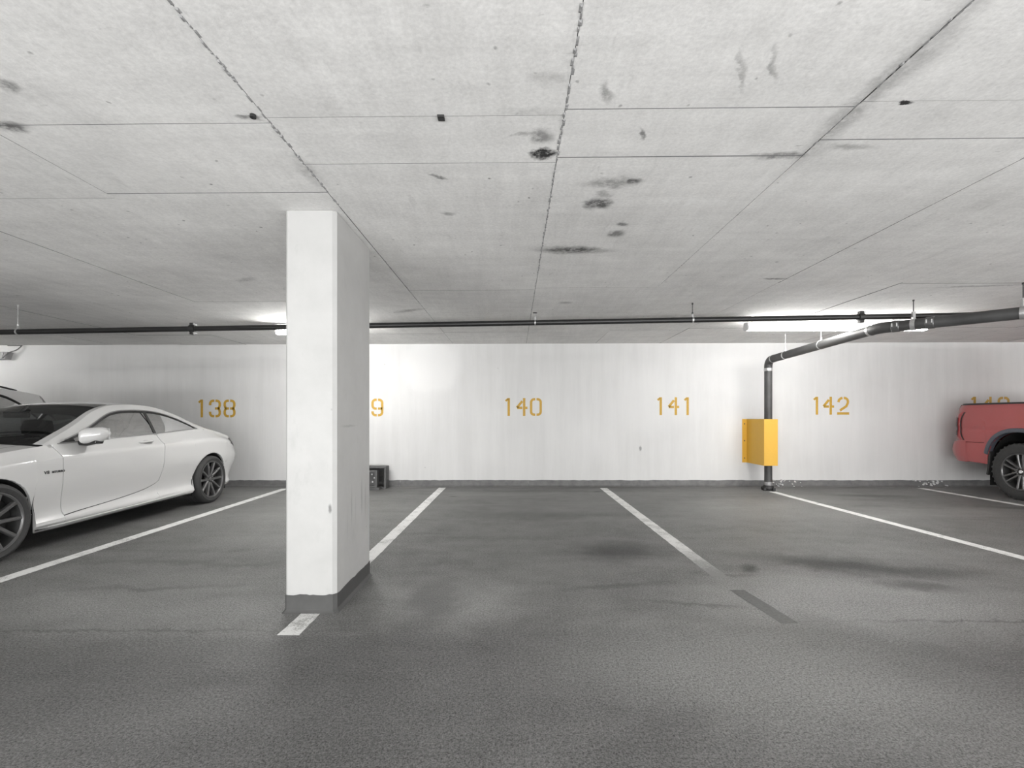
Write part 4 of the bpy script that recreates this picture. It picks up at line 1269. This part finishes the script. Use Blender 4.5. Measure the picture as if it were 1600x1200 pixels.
        # lamps
        def lens(ya, yb, za, zb, d=.004):
            rows = []
            for k in range(9):
                y = ya + (yb - ya) * k / 8
                z0, z1 = za(y), zb(y)
                rows.append([S.P(s, y, z0 + (z1 - z0) * j / 4, d) for j in range(5)])
            b = MB(); b.grid(rows); b.grid([[r_[0] for r_ in rows], [(r_[0][0] - s * .01, r_[0][1], r_[0][2]) for r_ in rows]])
            b.grid([[r_[-1] for r_ in rows], [(r_[-1][0] - s * .01, r_[-1][1], r_[-1][2]) for r_ in rows]])
            return b
        lens(7.60, 7.99, lambda y: .835 - .07 * (y - 7.60) / .39, lambda y: .845 + .065 * min(1, (y - 7.60) / .12), .006).build('tail_lamp', M['lamp_glass'], root, smooth=.9)
        lens(3.06, 3.42, lambda y: .56 + .14 * (y - 3.06) / .36, lambda y: .68 + .10 * (y - 3.06) / .36).build('headlamp', M['clear_lens'], root, smooth=.9)
        lens(4.30, 4.365, lambda y: .0 + .47, lambda y: .52, .002).build('side_marker', M['clear_lens'], root, smooth=.9)
        # lettering on the front wing, reading towards the door on the visible flank
        me = text_mesh('V8', .046, M['dark_steel']); me2 = text_mesh('BITURBO', .030, M['dark_steel'])
        for m_, y_, z_ in ((me, 4.495, .706), (me2, 4.572, .710)):
            o = link('lettering', m_, None)
            if s > 0:
                p = Vector(S.P(1, 4.58, z_ + .01)); o.matrix_world = Matrix.Translation((p.x + .0025, y_, z_)) @ Matrix(((0, 0, 1, 0), (1, 0, 0, 0), (0, 1, 0, 0), (0, 0, 0, 1)))
            else:
                p = Vector(S.P(-1, 4.58, z_ + .01)); o.matrix_world = Matrix.Translation((p.x - .0025, 9.20 - y_ - .02, z_)) @ Matrix(((0, 0, -1, 0), (-1, 0, 0, 0), (0, 1, 0, 0), (0, 0, 0, 1)))
            mw = o.matrix_world.copy(); me_ = o.data; me_.transform(mw); o.matrix_world = Matrix.Identity(4)
            o.parent = root; o.matrix_parent_inverse = parent_world(root).inverted()
    # grille and plates
    b = MB(); rows = []
    for k in range(17):
        q = -1 + 2 * k / 16
        y = S.y0 - .145 * (1 - q * q * .36) + .02 * abs(q)
        rows.append([(cx + q * .42, y - .02, .36), (cx + q * .46, y - .03, .50), (cx + q * .44, y - .015, .62)])
    b.grid(rows); b.build('grille', M['black_plastic'], root, smooth=.9)
    b = MB(); b.box(cx - .62, cx + .62, 3.5, 3.64, .17, .22); b.box(cx - .62, cx + .62, 3.64, 7.4, .17, .22); b.box(cx - .9, cx + .9, 4.46, 6.60, .185, .23)
    b.build('underbody', M['well'], root)
    cabin(S, root, 4.62, 7.1, 4.7, ((.37, 5.62), (-.37, 5.62), (.33, 6.62), (-.33, 6.62)), 5.0)
    b = MB(); b.box(cx - .15, cx + .12, 5.16, 5.19, 1.235, 1.30); b.tube([(cx, 5.2, 1.29), (cx, 5.28, 1.36)], .02, 8)
    b.build('rear_view_mirror', M['interior'], root, bevel=.012)
    b = MB(); b.box(cx - .60, cx + .60, 6.85, 7.52, .95, .965); b.build('parcel_shelf', M['interior'], root)
    wm = wheel_meshes(.342, .265, .262, 5, .30, .032, M['rubber'], M['barrel'], M['spoke'], M['rim_lip'], M['spoke'])
    put_wheels(root, cx, .945, (4.055, 7.005), .342, wm, S.arches)
    return root
build_coupe()

# ---------------- silver estate-type car in the next bay, mostly hidden by the coupe
def build_suv():
    cx = -8.12
    root = thing('sport_utility_car', 'silver high-roofed car with black roof rails, mostly hidden behind the white coupe', 'car', (cx, 5.7, 0))
    ins = curve([(.10, .14), (.2, .06), (.3, .02), (.45, .03), (.62, .008), (.78, .0), (.9, .02), (1.0, .06)])
    S = Shell(cx=cx, y0=3.35, y1=8.0, tail0=7.5,
        w=curve([(3.35, .70), (3.45, .80), (3.7, .89), (4.1, .94), (5.5, .95), (7.0, .95), (7.5, .925), (7.8, .86), (8.0, .76)]),
        belt=curve([(3.35, .80), (3.6, .92), (4.2, 1.0), (4.8, 1.05), (6.0, 1.09), (7.0, 1.13), (7.6, 1.16), (7.85, 1.13), (8.0, 1.06)]),
        inset=ins,
        rail=curve([(4.7, 1.06), (5.0, 1.21), (5.4, 1.42), (5.75, 1.57), (6.2, 1.648), (6.7, 1.670), (7.1, 1.658), (7.4, 1.630), (7.62, 1.598), (7.70, 1.582), (7.80, 1.46), (7.92, 1.22), (8.0, 1.07)]),
        rail_in=curve([(4.7, .065), (5.4, .20), (6.0, .27), (7.0, .28), (7.7, .22), (7.9, .12), (8.0, .07)]),
        sill=lin([(3.35, .28), (4, .24), (7.3, .26), (8.0, .38)]),
        crown=curve([(3.35, .05), (4.6, .07), (5.5, .04), (7.0, .035), (8.0, .02)]),
        bow=curve([(3.35, .15), (4.2, .16), (4.7, .2), (5.6, .05), (7.0, 0), (7.7, -.05), (8.0, -.08)]),
        lean=curve([(.2, -.12), (.5, .03), (.7, .03), (1.0, 0), (1.7, 0)]), nose=curve([(.2, .1), (.5, 0), (.8, .05)]), shuts=[],
        arches=[(4.25, .36, .40, .40, 2.0), (7.05, .36, .40, .40, 2.0)])
    belt = S.belt; dlo_b = lambda y: belt(y) + .003
    dlo_t = curve([(4.95, 1.062), (5.2, 1.20), (5.5, 1.37), (5.8, 1.49), (6.2, 1.575), (6.6, 1.605), (6.9, 1.600), (7.1, 1.565), (7.28, 1.475), (7.42, 1.35), (7.54, 1.165)])
    W = M['silver']; body = MB(); G = .004
    cuts = [4.82, 5.85, 6.85]
    for s in (1, -1):
        body.grid(S.flank(s, S.y0, cuts[0] - G)); body.grid(S.flank(s, cuts[2] + G, S.y1))
        body.grid(S.flank(s, cuts[0] - G, cuts[2] + G, None, lambda y: .36 - G, 4))
        ys = S.stations(S.y0, S.y1)
        body.grid([[S.P(s, y, S.foot(y)), S.P(s, y, S.foot(y) + .001, -.06)] for y in ys])
        body.grid(S.house(s, 4.74, 4.95, belt, S.rail)); body.grid(S.house(s, 4.95, 7.54, dlo_t, S.rail)); body.grid(S.house(s, 7.54, 7.72, belt, S.rail))
        body.grid(S.house(s, 7.72, 8.0, belt, lambda y: belt(y) + (S.rail(y) - belt(y)) * .3))
        for a, c in zip(cuts[:-1], cuts[1:]):
            d = MB()
            ya, yb = a + G, c - G
            d.grid(S.flank(s, ya, yb, lambda y: max(.36 + G, S.foot(y)), None, 20))
            dr_ = d.build('door', W, root, smooth=.9)
            b = MB(); yh = yb - .16
            b.tube([S.P(s, yh - .10, .955, .003), S.P(s, yh - .085, .957, .03), S.P(s, yh + .085, .962, .03), S.P(s, yh + .1, .963, .003)], .013, 8)
            b.build('handle', W, dr_, smooth=.8)
        b = MB()
        for c in cuts: b.grid(S.flank(s, c - .03, c + .03, lambda y: max(.38, S.foot(y)), lambda y: belt(y) - .003, 12, .02, -.02))
        b.build('door_seal', M['black_plastic'], root)
        b = MB(); b.grid(S.house(s, 4.98, 7.54, dlo_b, dlo_t, 6, .04, -.008)); b.build('side_window', M['glass_dark'], root, smooth=.9)
        b = MB(); b.grid(S.house(s, 4.95, 7.54, lambda y: max(dlo_b(y), dlo_t(y) - .028), dlo_t, 2, .03, .002))
        for yc in (5.85, 6.86):
            b.grid([[S.G(s, yc - .03, z, -.002), S.G(s, yc + .03, z, -.002)] for z in [dlo_b(yc) + (dlo_t(yc + .03 if yc > 6.5 else yc - .03) - dlo_b(yc)) * k / 5 for k in range(6)]])
        b.build('window_frame', M['black_plastic'], root, smooth=.9)
        b = MB(); b.grid(S.house(s, 4.98, 7.5, dlo_t, lambda y: S.rail(y) - .01, 4, .05, -.03)); b.build('pillar_lining', M['liner'], root)
        # rear quarter pane wrapping from the tailgate, under the spoiler
        b = MB(); b.grid(S.house(s, 7.72, 7.99, lambda y: belt(y) + (S.rail(y) - belt(y)) * .3, S.rail, 4, .03)); b.build('quarter_glass', M['black_gloss'], root, smooth=.9)
        # roof rail
        b = MB(); pts = []
        for y in np.linspace(5.75, 7.36, 24):
            y = float(y); e = .035 * min(1, (y - 5.75) / .12, (7.36 - y) / .30); pt = S.G(s, y, S.rail(y)); pts.append((pt[0] - s * .02, y, pt[2] + e + .004))
        b.tube(pts, .014, 8); b.build('roof_rail', M['black_plastic'], root, smooth=.8)
        b = MB(); b.grid([[S.P(s, y, z, .004) for z in np.linspace(.86, 1.04, 5)] for y in np.linspace(7.66, 7.99, 8)]); b.build('tail_lamp', M['lamp_red'], root, smooth=.9)
        b = MB(); b.grid([[S.P(s, y, .70 + .06 * (y - 3.36) + .13 * k / 4, .005) for k in range(5)] for y in np.linspace(3.36, 3.78, 10)]); b.build('headlamp', M['clear_lens'], root, smooth=.9)
        mc = Vector((cx + s * 1.05, 5.0, 1.13)); b = MB(); rows = []
        for k in range(9):
            v = -1 + 2 * k / 8; rr = (1 - abs(v) ** 4) ** .5 * .9 + .1
            rows.append([(mc.x + s * .1 * v, mc.y + .06 * rr * math.cos(a), mc.z + .075 * rr * math.sin(a)) for a in [2 * PI * j / 12 for j in range(12)]])
        b.grid(rows, True); b.build('mirror', W, root, smooth=1)
    for yend, sg in ((S.y1, 1), (S.y0, -1)):
        zs = np.linspace(S.foot(yend), belt(yend), 12)
        body.grid([[tuple(Vector(S.P(1, yend, float(z))) * (1 + q) / 2 + Vector(S.P(-1, yend, float(z))) * (1 - q) / 2 + Vector((0, sg * abs(S.bow(yend)) * (1 - q * q), 0))) for q in np.linspace(1, -1, 17)] for z in zs])
    body.grid(S.top(S.y0, 4.74, -1, 1, 20, .06, hood=True)); body.grid(S.top(5.72, 7.72, -1, 1, 20))
    body.build('body', W, root, smooth=.55)
    b = MB(); b.grid(S.top(4.7, 5.72, -1, 1, 20)); b.build('windscreen', M['glass'], root, smooth=.9)
    b = MB(); b.grid(S.top(7.72, 7.98, -1, 1, 20)); b.build('rear_window', M['black_gloss'], root, smooth=.9)
    b = MB(); b.grid(S.top(5.6, 7.65, -.95, .95, 12, .1, dz=-.04)); b.build('headlining', M['liner'], root)
    b = MB(); b.grid([[(cx + q * .56, S.y0 - .15 * (1 - q * q * .64) - .012 + (.04 if z < .5 else 0), z) for q in np.linspace(-1, 1, 11)] for z in (.46, .52, .62, .72)]); b.build('grille', M['black_plastic'], root, smooth=.9)
    b = MB(); b.box(cx - .62, cx + .62, 3.7, 7.6, .25, .3); b.build('underbody', M['well'], root)
    cabin(S, root, 4.75, 7.6, 4.8, ((.37, 5.75), (-.37, 5.75), (.35, 6.65), (-.35, 6.65)), 5.1)
    wm = wheel_meshes(.355, .24, .24, 5, .26, .036, M['rubber'], M['rim'], M['rim'], M['rim_lip'], M['rim'])
    put_wheels(root, cx, .94, (4.25, 7.05), .355, wm, S.arches)
build_suv()
bpy.data.objects['sport_utility_car'].location.y -= .13

# ---------------- red crew-cab pickup in bay 143
def build_pickup():
    cx = 8.545
    root = thing('pickup_truck', 'red pickup truck with grey wheel-arch trim parked nose-out in front of number 143', 'truck', (cx, 5.4, 0))
    ins = curve([(.3, .06), (.45, .03), (.55, .012), (.8, .0), (1.0, .004), (1.05, .012), (1.10, .004), (1.25, .012), (1.38, .025), (1.46, .05)])
    S = Shell(cx=cx, y0=2.45, y1=8.26, tail0=7.9,
        w=curve([(2.45, .80), (2.6, .92), (2.9, .99), (3.5, 1.02), (6.2, 1.02), (7.7, 1.025), (8.05, 1.015), (8.17, .995), (8.26, .945)]),
        belt=lambda y: 1.46, inset=ins, rail=lambda y: 1.46, rail_in=lambda y: .05,
        sill=curve([(2.45, .5), (7.3, .47), (7.75, .50), (8.26, .52)]), crown=lambda y: 0, bow=lambda y: 0,
        lean=curve([(.45, -.06), (.6, 0), (.8, .02), (.9, 0), (1.2, .0), (1.40, -.012), (1.46, -.05)]), nose=lambda z: 0,
        shuts=[], arches=[(3.48, .43, .48, .59, 2.5), (7.185, .43, .48, .585, 2.5)])
    S.ins = lambda y, z: ins(z)
    R_ = M['red']
    # load bed
    B0 = 6.30
    bed = MB()
    top = lambda y: 1.45
    for s in (1, -1):
        bed.grid(S.flank(s, B0, S.y1, lambda y: max(S.foot(y), .835) if y > 7.70 else S.foot(y), top, 24, .06))
        ys = S.stations(B0, S.y1, .06)
        bed.grid([[S.P(s, y, S.foot(y)), S.P(s, y, S.foot(y) + .001, -.015)] for y in ys if y < 7.72])
        bed.grid([[S.P(s, y, 1.45), S.P(s, y, 1.452, -.10), S.P(s, y, 1.40, -.11), S.P(s, y, 1.06, -.12)] for y in ys])
        bed.grid([[S.P(s, B0, float(z)), (cx, B0, float(z))] for z in np.linspace(.5, 1.45, 8)])
    bed.grid([[(cx - .9, y, 1.06), (cx + .9, y, 1.06)] for y in (B0, 8.2)])
    bo = bed.build('bed', R_, root, smooth=.55)
    for s in (1, -1):
        b = MB(); rows = []
        for y in S.stations(B0 + .02, S.y1 - .02, .08, False):
            rows.append([S.P(s, y, 1.442, .004), S.P(s, y, 1.464, .0), S.P(s, y, 1.470, -.012), S.P(s, y, 1.468, -.09), S.P(s, y, 1.44, -.105)])
        b.grid(rows); b.build('bed_rail_cap', M['black_plastic'], root, smooth=.6)
        # lower rear corner below the seam, in body colour, ending in the bumper
        b = MB()
        b.grid(S.flank(s, 7.655, 8.26, lambda y: S.foot(y), lambda y: .828, 12, .05, .004))
        rows = []
        zz = np.linspace(.50, .835, 13)
        for z in zz:
            z = float(z); u = (z - .50) / .335
            e = .105 * math.sin(PI * min(1, max(0, u * .82 + .12))) ** .6
            row = []
            for y, w_, k in ((8.02, 1.019, 0), (8.10, 1.014, .18), (8.18, 1.0, .45), (8.25, .965, .75), (8.31, .90, 1), (8.34, .80, 1.1), (8.355, .55, 1.15), (8.36, 0, 1.15)):
                row.append((cx + s * (w_ - .03 * (1 - u) ** 2 + .006), y + e * k - (.05 * (1 - u) ** 3) * k, z))
            rows.append(row)
        b.grid(rows)
        b.grid([[rows[-1][k] for k in range(8)], [(cx + s * .9 * (1 if k < 5 else .5 if k < 7 else 0), 8.05, .84) for k in range(8)]])
        b.grid([[rows[0][k] for k in range(8)], [(cx + s * .9 * (1 if k < 5 else .5 if k < 7 else 0), 8.05, .50) for k in range(8)]])
        b.build('bumper_corner', R_, root, smooth=.6)
        # tall C-shaped tail lamp wrapping the corner
        zl = np.linspace(.86, 1.325, 20); rows = []
        for z in zl:
            z = float(z); u = (z - .86) / .465
            ya = 8.12 - .035 * (abs(2 * u - 1) ** 3) * 2.2 + .02
            rows.append([S.P(s, ya + (8.26 - ya) * k / 5, z, .006 + .022 * min(1, k / 2) * (1 - abs(2 * u - 1) ** 6)) for k in range(6)])
            x_, y_, z_ = rows[-1][-1]
            rows[-1] += [(x_ - s * .02, y_ + .028, z_), (x_ - s * .14, y_ + .045, z_)]
        b = MB(); b.grid(rows); tl = b.build('tail_lamp', M['lamp_red'], root, smooth=.8)
        b = MB()
        rws = []
        for z in np.linspace(.93, 1.24, 12):
            z = float(z); rws.append([S.P(s, y, z, .031) for y in (8.175, 8.205, 8.235)])
        b.grid(rws); b.build('lamp_insert', M['lamp_glass'], tl, smooth=.9)
        b = MB()
        edge = lambda z0, z1, y0_, y1_: b.grid([[S.P(s, y0_, z0, .010), S.P(s, y0_, z1, .010)], [S.P(s, y1_, z0 + .03, .010), S.P(s, y1_, z1 + .03, .010)]])
        rws = []
        for z in zl:
            z = float(z); u = (z - .86) / .465; ya = 8.14 - .035 * (abs(2 * u - 1) ** 3) * 2.2
            rws.append([S.P(s, ya - .016, z, .005), S.P(s, ya + .004, z, .010)])
        b.grid(rws); b.build('lamp_bezel', M['black_plastic'], tl, smooth=.9)
        # grey arch trims
        for yc, zc, rx, rz, p in S.arches:
            b = MB(); rows = []
            def sup(a, ex, ez):
                c, sn = math.cos(a), math.sin(a)
                return (yc + ex * (abs(c) ** (2 / p)) * (1 if c > 0 else -1), zc + ez * (abs(sn) ** (2 / p)) * (1 if sn > 0 else -1))
            for k in range(41):
                a = .30 + (PI - .60) * k / 40
                if abs(a) < .3 and a < 0 or a > PI:      # straight feet below the axle
                    sgn = 1 if a < PI / 2 else -1
                    dz = -(.26) * (abs(a) / .3 if a < 0 else (a - PI) / .3) * .8
                    q0 = (yc + sgn * rx, zc + dz); q1 = (yc + sgn * (rx + .062), zc + dz)
                else:
                    q0 = sup(a, rx, rz); q1 = sup(a, rx + .062, rz + .062)
                f = lambda q, d: S.P(s, q[0], q[1], d)
                rows.append([f(q0, -.07), f(q0, .020), f(((q0[0] * .6 + q1[0] * .4), (q0[1] * .6 + q1[1] * .4)), .028), f(((q0[0] * .15 + q1[0] * .85), (q0[1] * .15 + q1[1] * .85)), .020), f(q1, .001)])
            b.grid(rows); b.build('arch_trim', M['flare'], root, smooth=.7)
            # mud flap behind the wheel
            b = MB(); yb = yc + rx + .0
            b.prism([(yb - .05, .70), (yb - .02, .70), (yb + .0, .50), (yb + .02, .33), (yb - .01, .325), (yb - .035, .50)], cx + s * 1.015, cx + s * .72, 'YZ')
            b.build('mud_flap', M['black_plastic'], root)
    # tailgate and bumper bar
    b = MB(); b.grid([[(cx + q * .90, 8.275 - .04 * (1 if z > 1.4 else 0), z) for q in np.linspace(-1, 1, 9)] for z in (.84, 1.0, 1.3, 1.38, 1.45)])
    b.grid([[(cx + q * .90, y, 1.45) for q in (-1, 1)] for y in (8.235, 8.17)]); b.build('tailgate', R_, root)
    b = MB(); b.box(cx - .14, cx + .14, 8.275, 8.29, 1.25, 1.33); b.build('tailgate_handle', M['black_plastic'], root, bevel=.006)
    b = MB(); b.box(cx - .75, cx + .75, 2.6, 8.1, .50, .62); b.tube([(cx - .7, 7.185, .43), (cx + .7, 7.185, .43)], .07, 10); b.build('chassis', M['well'], root)
    # cab and nose
    A = Shell(**{k: v for k, v in S.__dict__.items() if k != 'ins'})
    A.inset = curve([(.3, .06), (.5, .02), (.8, .0), (.9, .006), (1.0, .04)]); A.arches = [S.arches[0]]
    A.belt = curve([(2.45, 1.12), (2.7, 1.2), (3.6, 1.26), (4.2, 1.29), (6.27, 1.33)])
    A.rail = curve([(4.1, 1.30), (4.5, 1.55), (4.8, 1.76), (5.1, 1.85), (5.6, 1.88), (6.0, 1.86), (6.15, 1.78), (6.27, 1.55)])
    A.rail_in = curve([(4.1, .05), (4.8, .24), (5.2, .27), (6.27, .2)])
    A.crown = curve([(2.45, .03), (3.5, .07), (4.5, .05), (6.27, .03)]); A.bow = curve([(2.45, .12), (4.2, .14), (5.0, .06), (5.5, 0), (6.27, -.02)])
    A.y1 = 6.27; A.lean = lambda z: 0; A.tail0 = 6.2
    dlo_t = curve([(4.32, 1.31), (4.7, 1.58), (4.95, 1.74), (5.3, 1.79), (5.9, 1.79), (6.12, 1.72), (6.2, 1.36)])
    cab = MB(); cuts = [4.28, 5.25, 6.12]; G = .004
    for s in (1, -1):
        cab.grid(A.flank(s, A.y0, cuts[0] - G)); cab.grid(A.flank(s, cuts[2] + G, 6.27))
        cab.grid(A.flank(s, cuts[0] - G, cuts[2] + G, None, lambda y: .56, 3))
        ys = A.stations(A.y0, 6.27); cab.grid([[A.P(s, y, A.foot(y)), A.P(s, y, A.foot(y) + .001, -.015)] for y in ys])
        cab.grid(A.house(s, 4.12, 4.32, A.belt, A.rail)); cab.grid(A.house(s, 4.32, 6.2, dlo_t, A.rail)); cab.grid(A.house(s, 6.2, 6.27, A.belt, A.rail))
        for a, c in zip(cuts[:-1], cuts[1:]):
            d = MB(); d.grid(A.flank(s, a + G, c - G, lambda y: .57, None, 16)); dd = d.build('door', R_, root, smooth=.9)
            b = MB(); b.tube([A.P(s, c - .28, 1.16, .003), A.P(s, c - .26, 1.16, .035), A.P(s, c - .1, 1.16, .035), A.P(s, c - .08, 1.16, .003)], .016, 8); b.build('handle', M['black_plastic'], dd)
        b = MB()
        for c in cuts: b.grid(A.flank(s, c - .03, c + .03, lambda y: .56, lambda y: A.belt(y) - .003, 8, .03, -.02))
        b.build('door_seal', M['black_plastic'], root)
        b = MB(); b.grid(A.house(s, 4.34, 6.2, lambda y: A.belt(y) + .003, dlo_t, 5, .05, -.006)); b.build('side_window', M['glass_dark'], root, smooth=.9)
        b = MB(); b.grid([[A.G(s, 5.22, z), A.G(s, 5.28, z)] for z in np.linspace(1.32, 1.785, 6)]); b.build('window_frame', M['black_plastic'], root)
        b = MB(); b.grid(A.house(s, 4.34, 6.18, dlo_t, lambda y: A.rail(y) - .01, 3, .06, -.03)); b.build('pillar_lining', M['liner'], root)
        mc = Vector((cx + s * 1.17, 4.45, 1.40)); b = MB(); b.box(mc.x - .09, mc.x + .09, mc.y - .06, mc.y + .03, mc.z - .11, mc.z + .11)
        b.box(mc.x - s * .20, mc.x - s * .06, mc.y - .03, mc.y + .02, mc.z - .10, mc.z - .06)
        b.build('mirror', M['black_plastic'], root, bevel=.02)
        b = MB(); b.grid([[A.P(s, y, z, .006) for z in np.linspace(.86, 1.04, 5)] for y in np.linspace(2.46, 2.85, 8)]); b.build('headlamp', M['clear_lens'], root, smooth=.9)
    cab.grid(A.top(A.y0, 4.14, -1, 1, 16, .08, hood=True)); cab.grid(A.top(5.0, 6.14, -1, 1, 16))
    cab.grid([[tuple(Vector(A.P(1, A.y0, float(z))) * (1 + q) / 2 + Vector(A.P(-1, A.y0, float(z))) * (1 - q) / 2 + Vector((0, -.12 * (1 - q * q), 0))) for q in np.linspace(1, -1, 13)] for z in np.linspace(.5, 1.12, 8)])
    cab.grid([[(cx + q * .95, 6.27, z) for q in (-1, 1)] for z in (.5, 1.33)])
    cab.build('cab', R_, root, smooth=.55)
    b = MB(); b.grid(A.top(4.12, 5.0, -1, 1, 16)); b.build('windscreen', M['glass_dark'], root, smooth=.9)
    b = MB(); b.grid(A.top(6.14, 6.27, -1, 1, 16)); b.build('rear_window', M['glass_dark'], root, smooth=.9)
    b = MB(); b.grid([[(cx + q * .62, 2.32 + .10 * q * q, z) for q in np.linspace(-1, 1, 9)] for z in (.72, .9, 1.06)]); b.build('grille', M['black_plastic'], root, smooth=.9)
    b = MB(); b.grid([[(cx + q * .86, 2.31 + .16 * q * q, z) for q in np.linspace(-1, 1, 9)] for z in (.46, .5, .66, .7)]); b.build('front_bumper', R_, root, smooth=.9)
    cabin(A, root, 4.3, 6.2, 4.4, ((.42, 5.15), (-.42, 5.15)), 4.75)
    wm = wheel_meshes(.425, .285, .272, 6, .16, .030, M['rubber'], M['barrel'], M['rim_black'], M['rim_lip'], M['chrome'], hub=.07, lugs=34)
    put_wheels(root, cx, 1.015, (3.48, 7.185), .425, wm, S.arches)
build_pickup()
